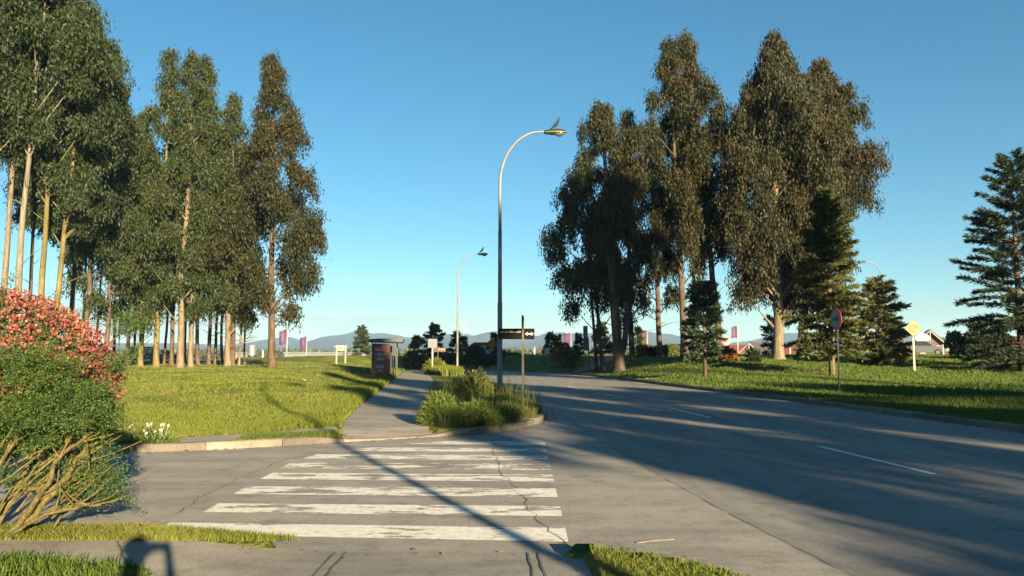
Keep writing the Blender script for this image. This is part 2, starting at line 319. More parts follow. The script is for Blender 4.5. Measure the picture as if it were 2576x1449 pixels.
# ------------------------------------------------------------------ the plan of the place
def smooth(a, b, x): t = np.clip((x-a)/(b-a), 0, 1); return t*t*(3-2*t)
def catmull(pts, k=6):
    p = [np.array(q, float) for q in pts]; p = [2*p[0]-p[1]]+p+[2*p[-1]-p[-2]]; out = []
    for i in range(1, len(p)-2):
        for j in range(k):
            t = j/k; out.append(.5*(2*p[i]+(p[i+1]-p[i-1])*t+(2*p[i-1]-5*p[i]+4*p[i+1]-p[i+2])*t*t+(3*p[i]-p[i-1]-3*p[i+1]+p[i+2])*t**3))
    out.append(p[-2]); return np.array(out)
CEN = catmull([(9.2, -60), (7.6, -30), (6.75, -10), (6.3, 0), (5.66, 10.7), (5.02, 20.1), (4.15, 29.2), (3.1, 37), (2.3, 44), (1.45, 51), (.4, 58), (-1.5, 65), (-4.8, 71), (-9, 77), (-14, 82)])
WL, WR = 4.15, 5.1
def lateral(x, y):
    """signed distance right (+) of the main road's centre line"""
    x = np.asarray(x, float); y = np.asarray(y, float); best = np.full(x.shape, 1e9); sg = np.zeros(x.shape)
    for a, b in zip(CEN[:-1], CEN[1:]):
        d = b-a; L2 = d@d; t = np.clip(((x-a[0])*d[0]+(y-a[1])*d[1])/L2, 0, 1)
        ex = x-a[0]-t*d[0]; ey = y-a[1]-t*d[1]; dd = ex*ex+ey*ey; s = (x-a[0])*d[1]-(y-a[1])*d[0]
        k = dd < best; best = np.where(k, dd, best); sg = np.where(k, np.sign(s), sg)
    return np.sqrt(best)*sg
def inpoly(x, y, P):
    x = np.asarray(x, float); y = np.asarray(y, float); r = np.zeros(x.shape, bool); n = len(P)
    for i in range(n):
        (x0, y0), (x1, y1) = P[i], P[(i+1) % n]
        if y0 == y1: continue
        c = ((y0 > y) != (y1 > y)) & (x < (x1-x0)*(y-y0)/(y1-y0)+x0); r ^= c
    return r
FARK = [(-80, 10.6), (-20, 11.9), (-9, 12.35), (-6.9, 12.75), (-5.77, 13.06), (-4.77, 13.44), (-4.0, 13.9), (-3.05, 14.5), (-2.15, 14.98), (-1.45, 15.45), (-.7, 15.95), (.11, 16.95), (.65, 18.4), (.9, 20.1)]
NEARK = [(-80, 5), (-20, 6.6), (-4.54, 7.1), (-3.08, 7.08), (-1.9, 6.6), (.3, 6.5), (.64, 6.38), (1.34, 5.89), (1.9, 5.1), (2.12, 4.2)]
FARX = [(x-.07, y+.11) for x, y in FARK[:-2]]+[(x-.12, y+.03) for x, y in FARK[-2:]]
SIDE = FARK+[(4, 20.1), (4, 4.2)]+NEARK[::-1]
SIDEX = FARX+[(4, 20.1), (4, 14), (-80, 9)]
PAVE = [(-80, 4.2), (-20, 5.9), (-4.18, 6.55), (-1.95, 6.52), (-1.9, 6.6), (.3, 6.5), (.58, 6.3), (.55, 5.85), (.6, -20), (-2.2, -20), (-2.3, 5.2), (-2.6, 5.7), (-3.6, 6.02), (-20, 5.2), (-80, 3.4)]
PATH = [(-3.14, 14.58), (-3.35, 15.6), (-3.75, 17.7), (-4.55, 24.1), (-6.2, 40), (-7.8, 54.5), (-9.1, 66), (-7.2, 66), (-6.5, 62.5), (-4.6, 46.2), (-2.95, 27.3), (-2.1, 18), (-1.5, 15.56), (-2.19, 15.08)]
STRIP = [(-6.1, 12.98), (-5.4, 13.2), (-4.8, 13.45), (-4.75, 14.25), (-3.35, 15.05), (-3.35, 15.6), (-3.6, 16.5), (-4.5, 15.45), (-5.3, 14.75), (-6.3, 14.0)]
GY = np.array([-400, 0, 20, 30, 42, 50, 57, 64, 92, 112, 135, 250, 600, 9000.]); GZ = np.array([.05, .05, .07, .12, .36, .85, 1.22, 1.36, 1.3, .4, -1.6, -1.6, 0, 0.])
def pathx(y): return np.interp(y, [14.5, 24, 40, 54.5, 66, 80], [-3.1, -4.5, -6.2, -7.8, -9.1, -10.5])
def wavy(x, y): return .035*np.sin(x*.9+1.3*np.sin(y*.35))+.03*np.sin(y*.7+x*.4)+.02*np.sin(x*2.3-y*1.7)
def lawnz(x, y, s=None):
    s = lateral(x, y) if s is None else s
    d = np.maximum(s-WR, 0); zr = .12+np.interp(y, GY, GZ)*smooth(0, 5.5, d)+.5*wavy(x, y)*smooth(.5, 3, d)
    dl = np.maximum(pathx(y)-x, 0); near = smooth(14, 30, y)
    zl = .11+(.45*smooth(.3, 5, dl)*smooth(16, 34, y)+.12*smooth(40, 60, y)+wavy(x, y)*smooth(.3, 3, dl))*near*smooth(-.5, .5, dl)
    zl = np.where(y > 90, zl*np.interp(y, [90, 250, 600], [1, .6, 0]), zl)
    return np.where(s > 0, zr, zl)
def pavez(x, y, strip=False):
    zn = .1+(np.interp(y, [4.6, 6.5], [.1, .012])-.1)*smooth(-2.9, -1.6, x)
    k = (y > 9); d = (y-14.6)-(x+3.0)*.55
    return np.where(k, .105 if strip else np.where(x < -3.6-.115*(y-15.6), .105, np.interp(d, [0, 1.3], [.012, .1])), zn)
def zones(x, y):
    s = lateral(x, y); road = ((s > -WL) & (s < WR) & (y < 86)) | inpoly(x, y, SIDE)
    pave = inpoly(x, y, PAVE) | inpoly(x, y, PATH) | inpoly(x, y, STRIP)
    return s, road, pave
def terrain(x, y):
    x = np.asarray(x, float); y = np.asarray(y, float); s, road, pave = zones(x, y)
    road = road | ((s > -WL-.12) & (s < WR+.12) & (y < 86) & ((y > 19.5) | (s > 0))) | inpoly(x, y, SIDEX); z = lawnz(x, y, s); z = np.where(pave, pavez(x, y)-.05, z); return np.where(road, -.12, z)
def tz(x, y): return float(terrain(np.array([x]), np.array([y]))[0])

def axis(lo, hi, a, b, st, g):
    c = list(np.arange(a, b+1e-6, st)); k = st
    while c[-1] < hi: k *= g; c.append(c[-1]+k)
    k = st; f = []
    p = a
    while p > lo: k *= g; p -= k; f.append(p)
    return np.array(f[::-1]+c)
xs = axis(-4500, 4500, -10, 13, .14, 1.055); ys = axis(-300, 4200, 3, 24, .14, 1.028)
gx, gy = np.meshgrid(xs, ys); gz = terrain(gx.ravel(), gy.ravel())
me = bpy.data.meshes.new('ground'); nx, ny = len(xs), len(ys)
me.vertices.add(nx*ny); me.vertices.foreach_set('co', np.stack([gx.ravel(), gy.ravel(), gz], 1).astype(np.float32).ravel())
i, j = np.meshgrid(np.arange(nx-1), np.arange(ny-1)); a = (j*nx+i).ravel()
q = np.stack([a, a+1, a+nx+1, a+nx], 1).ravel(); n = len(a)
me.loops.add(4*n); me.loops.foreach_set('vertex_index', q.astype(np.int32)); me.polygons.add(n)
me.polygons.foreach_set('loop_start', np.arange(0, 4*n, 4, dtype=np.int32)); me.polygons.foreach_set('loop_total', np.full(n, 4, np.int32))
me.update(calc_edges=True); me.materials.append(M['turf']); tag(link(bpy.data.objects.new('ground', me)), kind='structure')

def ribbon(name, m, left, right, z, kind='structure', parent=None):
    mb = MB(); n = len(left)
    mb.add([(p[0], p[1], z) for p in left]+[(p[0], p[1], z) for p in right], [(i, i+n, i+n+1, i+1) for i in range(n-1)])
    return tag(mb.build(name, m, parent), kind=kind)
def normals(P):
    P = np.asarray(P, float); d = np.gradient(P, axis=0); d /= np.linalg.norm(d, axis=1, keepdims=True); return np.stack([d[:, 1], -d[:, 0]], 1)
NC = normals(CEN)
ribbon('main_road', M['road'], CEN-NC*(WL+.25), CEN+NC*(WR+.25), 0.0)
mb = MB()
kk = FARK+[(1.3, 20.1), (1.5, 16.1), (1.85, 11.5), (2.15, 8.3), (2.45, 5.8), (2.5, 4.2)]+NEARK[::-1]
mb.add([(p[0]+0, p[1], .004) for p in kk], [tuple(range(len(kk)))])
mb.v = [(x, y+(.12 if y > 9 and x < .95 else 0), z) for x, y, z in mb.v]
side = tag(mb.build('side_street', M['street']), kind='structure')
def sheet(name, m, P, st=.25, strip=False):
    P = np.array(P); x0, y0 = np.maximum(P.min(0), [-26, -20]); x1, y1 = P.max(0); X = np.arange(x0, x1+st, st); Y = np.arange(y0, y1+st, st)
    gx, gy = np.meshgrid(X, Y); z = pavez(gx.ravel(), gy.ravel(), strip).reshape(gx.shape); nx = len(X); vs = np.stack([gx.ravel(), gy.ravel(), z.ravel()], 1)
    fs = []
    ins = inpoly(gx[:-1, :-1]+st/2, gy[:-1, :-1]+st/2, P.tolist())
    for jj, ii in zip(*np.nonzero(ins)): fs.append((jj*nx+ii, jj*nx+ii+1, (jj+1)*nx+ii+1, (jj+1)*nx+ii))
    mb = MB(); mb.add(vs, fs); return tag(mb.build(name, m), kind='structure')
sheet('pavement', M['walk'], PAVE, .08); sheet('footpath', M['walk'], PATH, .1); sheet('footpath', M['walk'], STRIP, .06, True)
def kerb(P, w=.15, h=.135, flip=1, drop=None, name='kerb'):
    P = np.array(P, float); Q = [P[0]]
    for a, b in zip(P[:-1], P[1:]):
        k = max(1, int(np.linalg.norm(b-a)/.35)) if np.linalg.norm(b-a) < 30 else 12
        Q += [a+(b-a)*(t+1)/k for t in range(k)]
    Q = np.array(Q); N = normals(Q)*flip; mb = MB(); a0 = 0
    while a0 < len(Q)-1:                                  # one kerb stone about a metre long, then a thin joint
        b0 = min(a0+3, len(Q)-1); hh0 = h+rng.normal()*.005; vs = []; jo = rng.normal()*.006
        for i in range(a0, b0+1):
            p = Q[i]; nn = N[i]; hh = hh0
            if i == a0: p = p+(Q[i+1]-p)/np.linalg.norm(Q[i+1]-p)*.006
            if i == b0: p = p-(p-Q[i-1])/np.linalg.norm(p-Q[i-1])*.006
            if drop is not None: hh = np.interp(np.linalg.norm(p-np.array(drop[0])), [drop[1], drop[1]+.7], [.03, hh0])
            for off, z in ((0, -.1), (jo, hh-.02), (.025+jo, hh), (w, hh+.002), (w+.01, -.1)): vs.append((p[0]+nn[0]*off, p[1]+nn[1]*off, z))
        n_ = b0-a0; mb.add(vs, [(i*5+k, (i+1)*5+k, (i+1)*5+k+1, i*5+k+1) for i in range(n_) for k in range(4)]+[(0, 1, 2, 3, 4), tuple(n_*5+k for k in (4, 3, 2, 1, 0))]); a0 = b0
    return tag(mb.build(name, M['kerb']), kind='structure')
kerb(CEN+NC*WR, flip=1)
kerb(FARK, flip=-1, drop=((-2.2, 14.98), .8))
left_edge = CEN-NC*WL; left_edge = left_edge[(left_edge[:, 1] > 20) & (left_edge[:, 1] < 85)]
kerb(left_edge, flip=-1); kerb(NEARK[:4], flip=1, h=.10)

# painted markings and joints
ys_ = [(6.86, 7.39), (7.92, 8.43), (8.95, 9.52), (10.02, 10.6), (10.99, 11.62), (12.0, 12.56), (12.96, 13.49), (13.95, 14.45)]
xl = [(-3.22, -3.24), (-3.12, -3.14), (-3.18, -3.2), (-3.22, -3.22), (-3.25, -3.25), (-3.2, -3.1), (-2.75, -2.4), (-1.9, -1.2)]
thr = [.405, .45, .46, .455, .505, .465, .45, .44]
for k in range(8):
    (y0, y1), (a, b) = ys_[k], xl[k]; ti = .30 if k < 1 else .2; x1 = .48+.015*k
    mb = MB(); mb.add([(a, y0+ti, .009), (x1, y0, .009), (x1+.01, y1, .009), (b, y1+ti*.8, .009)], [(0, 1, 2, 3)])
    tag(mb.build('crosswalk_stripe', wornpaint('worn_paint', thr[k])), 'white painted stripe of the pedestrian crossing', None, None, 'structure')
for (u0, v0, u1, v1) in ((2350, 1192, 2060, 1122), (1785, 1050, 1685, 1026), (1570, 1000, 1518, 990), (1455, 977, 1425, 971)):
    p, q = gp(u0, v0, .006), gp(u1, v1, .006); d = (q-p).normalized(); nn = Vector((d.y, -d.x, 0))*.06
    mb = MB(); mb.add([p-nn, p+nn, q+nn, q-nn], [(0, 1, 2, 3)]); tag(mb.build('lane_marking', wornpaint('worn_dash', .33, (.6, .6, .58))), kind='structure')
def jointline(pts, wd, z=.006, name='road_joint', jit=.012, m='joint'):
    P = [np.array(p, float) for p in pts]; L_, R_ = [], []
    for a, b in zip(P[:-1], P[1:]):
        k = max(2, int(np.linalg.norm(b-a)/.18)); d = (b-a)/np.linalg.norm(b-a); nn = np.array([d[1], -d[0]])
        for t in range(k):
            p = a+(b-a)*t/k+nn*rng.normal()*jit; ww = wd*rng.uniform(.35, 1.2)/2; L_.append(p-nn*ww); R_.append(p+nn*ww)
    return ribbon(name, M[m], np.array(L_), np.array(R_), z)
jointline([(1.5, 16.1), (1.85, 11.5), (2.15, 8.3), (2.45, 5.8), (3.0, 1)], .013, .0075, jit=.007)
jointline([(.9, 6.45), (2.4, 6.35)], .014, .0075); jointline([(2.6, 8.6), (6.5, 8.75), (10.2, 8.9)], .016); jointline([(1.9, 13.2), (6, 13.5), (10.2, 13.8)], .012)
jointline([(2.0, 19.5), (9.6, 20.4)], .02); 
jointline([(-3.35, 7.2), (-3.5, 9.5), (-3.45, 12.2), (-2.9, 13.6)], .02, .0085, jit=.02)
jointline([(-.35, 14.6), (-.3, 13), (-.2, 11.6), (-.18, 10.9), (-.05, 10.3), (.1, 9.0), (.25, 7.8), (.42, 6.9), (.55, 6.5)], .012, .0105, jit=.018)
for x in (-1.42, -1.33, .12, .2): jointline([(x, 6.48), (x+.06, 5.0)], .018, .0, 'pavement_joint', .006)
for o in [o for o in scn.objects if o.name.startswith('pavement_joint')]:
    for v in o.data.vertices: v.co.z = float(pavez(np.array([v.co.x]), np.array([v.co.y]))[0])+.006
jointline([(-3.2, 7.0-.5), (-2.4, 5.2)], .016, .105, 'pavement_joint')
mb = MB(); pts = [gp(u, v, .008) for u, v in ((1600, 1365), (1645, 1359), (1695, 1356))]; mb.tube(pts, .007, 5); tag(mb.build('fallen_twig', M['kerb']), 'thin pale twig lying on the sunlit road', 'twig')
# red dirt track up the right bank
pg = [(1465, 921), (1560, 912), (1600, 900), (1640, 893.5), (1440, 894), (1445, 905)]
mb = MB(); X = []
base = [(4.6, 61.5), (6.6, 62), (10.5, 66), (15, 76), (18, 90), (13, 95), (9, 78), (6.5, 68)]
P = np.array(base); st = .5
gx, gy = np.meshgrid(np.arange(4, 19, st), np.arange(60, 96, st)); ins = inpoly(gx[:-1, :-1]+st/2, gy[:-1, :-1]+st/2, base); zz = lawnz(gx.ravel(), gy.ravel())+.05; nx = gx.shape[1]
mb.add(np.stack([gx.ravel(), gy.ravel(), zz], 1), [(jj*nx+ii, jj*nx+ii+1, (jj+1)*nx+ii+1, (jj+1)*nx+ii) for jj, ii in zip(*np.nonzero(ins))])
tag(mb.build('dirt_path', M['dirt']), kind='structure')

# ------------------------------------------------------------------ mountains and far wood
RID = [(-1600, 850), (-900, 840), (-300, 850), (100, 862), (300, 864), (480, 862), (560, 868), (640, 869), (700, 852), (730, 848), (765, 866), (800, 853), (830, 846), (860, 842), (890, 834), (920, 841), (960, 836), (1000, 842), (1020, 848), (1050, 846), (1085, 838), (1115, 842), (1165, 835), (1200, 842), (1250, 831), (1290, 845), (1350, 842), (1395, 830), (1440, 838), (1500, 834), (1530, 842), (1585, 834), (1640, 832), (1690, 842), (1740, 844), (1800, 860), (1850, 860), (1905, 851), (1950, 841), (2000, 838), (2100, 850), (2200, 858), (2290, 842), (2330, 838), (2400, 852), (2550, 845), (3000, 850), (3600, 842), (4400, 856)]
ru = np.array([r[0] for r in RID], float); rv = np.array([r[1] for r in RID], float)
us = np.linspace(-1600, 4400, 900); vv = np.interp(us, ru, rv)
vv += sum(np.interp(us, np.linspace(-1600, 4400, k), rng.normal(0, amp, k)) for k, amp in ((170, 1.5), (300, 1.5), (620, 1.0)))
DM = 2900.; rows = 26; verts = np.zeros((rows, 900, 3)); nsm = np.zeros((rows, 900))
for k, amp in ((60, .20), (150, .12), (380, .07)):
    base_n = np.array([np.interp(us+rng.uniform(-25, 25), np.linspace(-1700, 4500, k), rng.normal(0, amp, k)) for _ in range(1)])
    for r_ in range(rows): nsm[r_] += np.roll(base_n[0], int(r_*2.2))
for r_ in range(rows):
    t = r_/(rows-1)*1.6; Y = DM-900+900*t; h = (890-vv)*S/F*DM+1.6
    prof = np.where(t <= 1, t**1.25, np.maximum(1-(t-1)*1.4, 0)); zz = h*prof*(1+nsm[r_]*(1-abs(1-t))*min(1, abs(1-t)*4))-3*(t == 0)
    verts[r_] = np.stack([(us*S-512)/F*DM, np.full(900, Y), zz], 1)
mb = MB(); mb.add(verts.reshape(-1, 3), [(r_*900+c, r_*900+c+1, (r_+1)*900+c+1, (r_+1)*900+c) for r_ in range(rows-1) for c in range(899)])
tag(mb.build('mountains', M['rock'], smooth=True), kind='structure')
def clumps(centers, rads, nl, L, W, up=0.0, dn=0.0, shell=True):
    C = np.repeat(centers, nl, 0); Rr = np.repeat(rads, nl, 0); n = len(C); d = unit(rng.normal(size=(n, 3)))
    rr = rng.uniform(.35, 1.05, n)**.6 if shell else rng.uniform(0, 1, n)**.33
    P = C+d*Rr*rr[:, None]; D = d*.7+rng.normal(size=(n, 3))*.5; D[:, 2] += up-dn
    return leafcells(P, D, L*rng.uniform(.6, 1.3, n), W*rng.uniform(.7, 1.3, n))
fx = []; fr = []
for k in range(900):
    Y = rng.uniform(330, 900); x = rng.uniform(-.95, .95)*Y; h = 1.2+Y*.0046*rng.uniform(.4, 1.2); fx.append((x, Y, h*.4)); fr.append((rng.uniform(4, 14), 3, h*.6))
tag(npmesh('far_wood', clumps(np.array(fx), np.array(fr), 70, 2.2, 1.5), 4, M['forest']), 'low dark line of far trees below the mountains', 'wood', kind='stuff')

# ------------------------------------------------------------------ trees
def gum(u, vb, vtop, Y, cr, cb, mats, label, group, seed, lean=0, rad=.22, nb=46, u2=None, bias=0., dens=1., droop=.9, fork=False, x=None, h=None, low=0.3, ls=1.0, topw=.12, cat='tree', pk=1.65):
    """tall gum tree: trunk with limbs, crown of hanging leaf sprays; cr crown radius, cb crown base as a share of the height"""
    global rng; keep = rng; rng = np.random.default_rng(seed); rnd = random.Random(seed)
    if x is None: x = at(u, vb, Y).x
    z0 = tz(x, Y)
    if h is None: h = at(u, vtop, Y).z-z0
    topx = 0 if u2 is None else (u2-u)*S/F*Y
    root = empty('gum_tree', (x, Y, z0-.05), label, cat, group)
    n = 12; px = np.cumsum(rng.normal(0, .055, n+1))*.9; py = np.cumsum(rng.normal(0, .055, n+1))*.9
    px -= px[0]; py -= py[0]; tt = np.linspace(0, 1, n+1); px += lean*tt+topx*tt**1.3
    def trunk(t): return Vector((float(np.interp(t, tt, px)), float(np.interp(t, tt, py)), t*h*.985))
    def tr(t): return rad*(1-t)**.8*(1+.45*math.exp(-t*45))+.018
    mb = MB(); ts = [0, .008, .02]+list(np.linspace(.05, 1, 16)); mb.tube([trunk(t) for t in ts], [tr(t)*(1.25 if t == 0 else 1) for t in ts], 9)
    if fork:
        fp = [trunk(.04), trunk(.10)+Vector((.5, .1, 0)), trunk(.22)+Vector((.95, .2, 0)), trunk(.4)+Vector((1.35, .3, 0)), trunk(.62)+Vector((1.7, .3, 0))]
        mb.tube(fp, [rad*.75, rad*.6, rad*.48, rad*.34, .06], 8)
    prof = lambda t: min(1, (1-t)*pk+topw)*(.62+.38*min(1, t*4))
    SC = []; LN = []; hc = h*(1-cb); nlob = max(12, int(hc*cr*.52*nb/46)); var = rng.uniform(.58, 1.2, (8, 7))
    for k in range(nlob):
        t = ((k+rng.uniform(.2, .8))/nlob)**.9; hh = cb+(1-cb)*t; az = k*2.4+rng.uniform(-.7, .7); pr = prof(t)*var[min(7, int(t*8)), int(az/(2*np.pi)*7) % 7]
        rl = (.34+.21*cr*pr)*rng.uniform(.78, 1.25); off = max(.0, cr*pr*rng.uniform(.7, 1.12)-rl*.65); dv = Vector((math.cos(az)+bias*.6, math.sin(az), 0))
        ct = trunk(min(.985, hh)); c = ct+dv*off; a0 = trunk(max(.03, hh-(off*.9+.3)/h))
        mb.tube([a0, a0.lerp(c, .55)+Vector((0, 0, off*.06)), c+Vector((0, 0, rl*.4))], [max(.022, tr(hh)*.42), .032, .01], 5, False)
        ns = int(25*dens*(rl/.8)**1.6)+8; d = unit(rng.normal(size=(ns, 3))); d[:, 2] = np.where(d[:, 2] < -.35, -d[:, 2], d[:, 2]); q = (rng.uniform(.42, 1.05, ns)*np.where(rng.uniform(size=ns) < .10, rng.uniform(1.1, 1.4, ns), 1))[:, None]
        SC.append(np.array(c)+d*q*np.array([rl, rl, rl*(1.15+.35*droop)])); LN.append(np.full(ns, rng.uniform(.45, .85))*(.6+.4*droop))
    for k in range(int(6*low*3)):          # dead lower twigs
        t = rng.uniform(cb*.35, cb*1.1); az = rng.uniform(0, 6.28); p = trunk(t); l = rng.uniform(.6, 2.2); e_ = p+Vector((math.cos(az)*l, math.sin(az)*l, l*rng.uniform(.1, .7)))
        mb.tube([p, p.lerp(e_, .5)+Vector((0, 0, .12)), e_], [.03, .018, .007], 4, False)
    mb.build('trunk', M[mats[1]], root, smooth=True)
    Cn = np.concatenate(SC); Ln = np.concatenate(LN); nl = 30; Cn = np.repeat(Cn, nl, 0); Ln = np.repeat(Ln, nl); N = len(Cn)
    P = Cn+rng.normal(size=(N, 3))*.17; P[:, 2] -= rng.uniform(-.1, 1, N)*Ln; D = rng.normal(size=(N, 3))*.42; D[:, 2] -= droop
    npmesh('crown', leafcells(P, D, ls*.27*rng.uniform(.6, 1.3, N), ls*.085*rng.uniform(.7, 1.3, N)), 4, M[mats[0]], root)
    rng = keep; return root
GL = 'tall gum trees on the left lawn'; GR = 'tall gum trees on the right bank'
left = [
 # u, vb, vtop, Y, crown r, crown base, mats, label, rad, u2, kw
 (-70, 935, -200, 43, 3.4, .52, ('euc_g', 'bark_grey'), 'tall gum tree cut by the left edge of the picture above the red flowering bush', .24, -60, {}),
 (4, 935, -130, 45, 3.0, .52, ('euc_g', 'bark_lit'), 'leftmost gum trunk in view, yellowish and thin, behind the flowering bush', .19, 10, {}),
 (24, 933, -170, 43, 3.1, .52, ('euc_g', 'bark_grey'), 'pale grey gum trunk rising over the flowering bush, second from the left', .20, 62, {}),
 (92, 933, -60, 45, 3.1, .47, ('euc_g', 'bark_moss'), 'gum with straight yellow green trunk over the flowering bush, third from the left', .19, 118, {}),
 (132, 933, -10, 46, 2.9, .44, ('euc_g', 'bark_moss'), 'gum with mossy leaning trunk over the right part of the flowering bush', .18, 168, {}),
 (62, 930, 60, 58, 2.4, .46, ('euc', 'bark_dark'), 'gum with thin dark trunk in the shade behind the pale leftmost trunks', .15, 70, {}),
 (170, 931, 5, 52, 2.6, .40, ('euc_g', 'bark_brown'), 'gum with brown trunk whose tip stands out against the sky at upper left', .18, 186, {}),
 (215, 930, 95, 52, 2.8, .36, ('euc_g', 'bark_dark'), 'broad dark green gum forming the right shoulder of the left tree mass', .18, 232, {}),
 (262, 930, 195, 53, 2.6, .22, ('euc', 'bark_dark'), 'lower gum at the right end of the left tree mass above the blue board', .16, 262, {}),
 (318, 930, 268, 58, 2.3, .24, ('euc', 'bark_dark'), 'short gum whose single tip fills the gap between the two tree masses', .14, 332, {}),
 (352, 930, 380, 57, 1.9, .3, ('euc', 'bark_moss'), 'slim gum with twin yellowish trunk beside the small parked car', .2, 356, {}),
 (392, 931, 112, 57, 2.3, .27, ('euc', 'bark_moss'), 'gum with mossy trunk and the left one of three pointed tops side by side', .21, 404, {}),
 (430, 932, 300, 60, 2.4, .28, ('euc', 'bark_brown'), 'gum with straight brown trunk left of the broad tan trunk', .17, 428, {}),
 (452, 932, 118, 56, 2.4, .24, ('euc', 'bark_lit'), 'gum with broad sunlit tan trunk under the middle one of three pointed tops', .25, 451, {}),
 (478, 932, 142, 57, 2.3, .26, ('euc', 'bark_lit'), 'gum with sunlit tan trunk leaning right under the right one of three pointed tops', .19, 497, {}),
 (497, 928, 330, 64, 2.1, .33, ('euc', 'bark_dark'), 'gum with dark trunk standing behind the leaning tan trunk', .16, 500, {}),
 (524, 928, 300, 66, 2.2, .35, ('euc', 'bark_dark'), 'gum with blackish trunk, left one of a close dark pair', .17, 530, {}),
 (540, 928, 350, 67, 2.0, .35, ('euc', 'bark_dark'), 'gum with blackish slim trunk, right one of a close dark pair', .13, 548, {}),
 (571, 932, 226, 57, 2.2, .22, ('euc', 'bark_lit'), 'gum with forked tan trunk and narrow top left of the lone tree', .22, 570, dict(fork=False)),
 (582, 932, 360, 58, 2.1, .25, ('euc', 'bark_brown'), 'gum with straight brown trunk touching the forked tan trunk', .2, 590, {}),
 (600, 931, 470, 59, 1.5, .32, ('euc', 'bark_lit'), 'thin leaning gum sapling with pale trunk left of the lone tree', .09, 615, {}),
 (683, 926, 132, 55, 3.0, .17, ('euc_o', 'bark_brown'), 'lone tall gum standing apart right of the left tree mass', .27, 660, dict(nb=64, bias=.2, dens=1.1, pk=1.9)),
 (205, 930, 330, 62, 1.8, .45, ('euc', 'bark_dark'), 'slim gum with thin blackish trunk in the shade right of the mossy leaning trunk', .12, 208, {}),
 (238, 930, 360, 66, 1.8, .45, ('euc', 'bark_dark'), 'slim gum with thin dark trunk left of the blue board', .11, 240, {}),
 (285, 930, 340, 64, 1.8, .42, ('euc', 'bark_brown'), 'slim gum with thin brown trunk just left of the blue board', .12, 288, {}),
 (340, 929, 400, 66, 1.7, .42, ('euc', 'bark_dark'), 'slim gum with thin dark trunk right of the blue board', .11, 346, {}),
 (412, 929, 420, 68, 1.7, .40, ('euc', 'bark_brown'), 'slim leaning gum behind the red car', .11, 424, {}),
 (465, 929, 380, 69, 1.8, .42, ('euc', 'bark_dark'), 'slim gum with dark trunk between the two sunlit tan trunks', .12, 466, {}),
 (558, 929, 400, 68, 1.8, .42, ('euc', 'bark_dark'), 'slim gum with dark trunk left of the forked tan trunk', .12, 560, {}),
 (615, 928, 520, 66, 1.3, .40, ('euc', 'bark_dark'), 'short thin gum between the pale leaning sapling and the lone tree', .08, 618, {}),
]
for k, (u, vb, vt, Y, cr, cb, ms, lab, rd, u2, kw) in enumerate(left):
    cr *= 1.14; cb -= .07 if 3 < k < 21 else 0; kw = dict(dict(nb=54), **kw)
    gum(u, vb, vt, Y, cr, cb, ms, lab, GL, 100+k, rad=rd*.88, u2=u2, **kw)
right = [
 (1516, 895, 458, 59, 3.5, .27, ('euc_o', 'bark_dark'), 'lower gum with rust tinged leaves at the left end of the right group', .15, 1470, dict(nb=56, bias=-.15, droop=1.2, topw=.3)),
 (1558, 893, 250, 56, 3.6, .27, ('euc_o', 'bark_dark'), 'gum with thick forked dark trunk beside the red dirt path', .36, 1532, dict(nb=62, fork=True, droop=1.2, dens=1.1, pk=2.2)),
 (1590, 893, 270, 60, 2.4, .2, ('euc_o', 'bark_dark'), 'dark gum pressed behind the thick forked trunk', .2, 1582, dict(droop=1.2)),
 (1660, 895, 330, 59, 2.6, .24, ('euc_o', 'bark_dark'), 'dark gum filling the middle of the right group below the two pointed tops', .2, 1650, dict(droop=1.2)),
 (1722, 897, 92, 57, 3.1, .27, ('euc_o', 'bark_dark'), 'gum with straight dark trunk and the left one of two pointed tops', .25, 1692, dict(nb=60, droop=1.2, pk=1.9)),
 (1748, 897, 160, 60, 2.3, .34, ('euc_o', 'bark_dark'), 'slim dark gum between the two pointed tops', .13, 1740, dict(droop=1.2)),
 (1812, 897, 66, 57, 3.0, .30, ('euc_o', 'bark_brown'), 'tallest gum of the right group with bare trunk behind the small pine', .23, 1742, dict(nb=60, droop=1.2, bias=.3, pk=1.7)),
 (1958, 903, 74, 55, 4.5, .17, ('euc_b', 'bark_lit'), 'very broad brownish gum with sunlit peeling trunk on the right bank', .34, 1975, dict(nb=88, droop=1.35, dens=1.1, topw=.08, pk=2.5)),
 (2018, 898, 148, 60, 4.6, .16, ('euc_b', 'bark_lit'), 'broad brownish gum with flared trunk, rightmost of the right group', .36, 2085, dict(nb=88, droop=1.35, dens=1.1, bias=.16, pk=2.3, topw=.08)),
]
for k, (u, vb, vt, Y, cr, cb, ms, lab, rd, u2, kw) in enumerate(right):
    gum(u, vb, vt, Y, cr, cb, ms, lab, GR, 300+k, rad=rd, u2=u2, **kw)
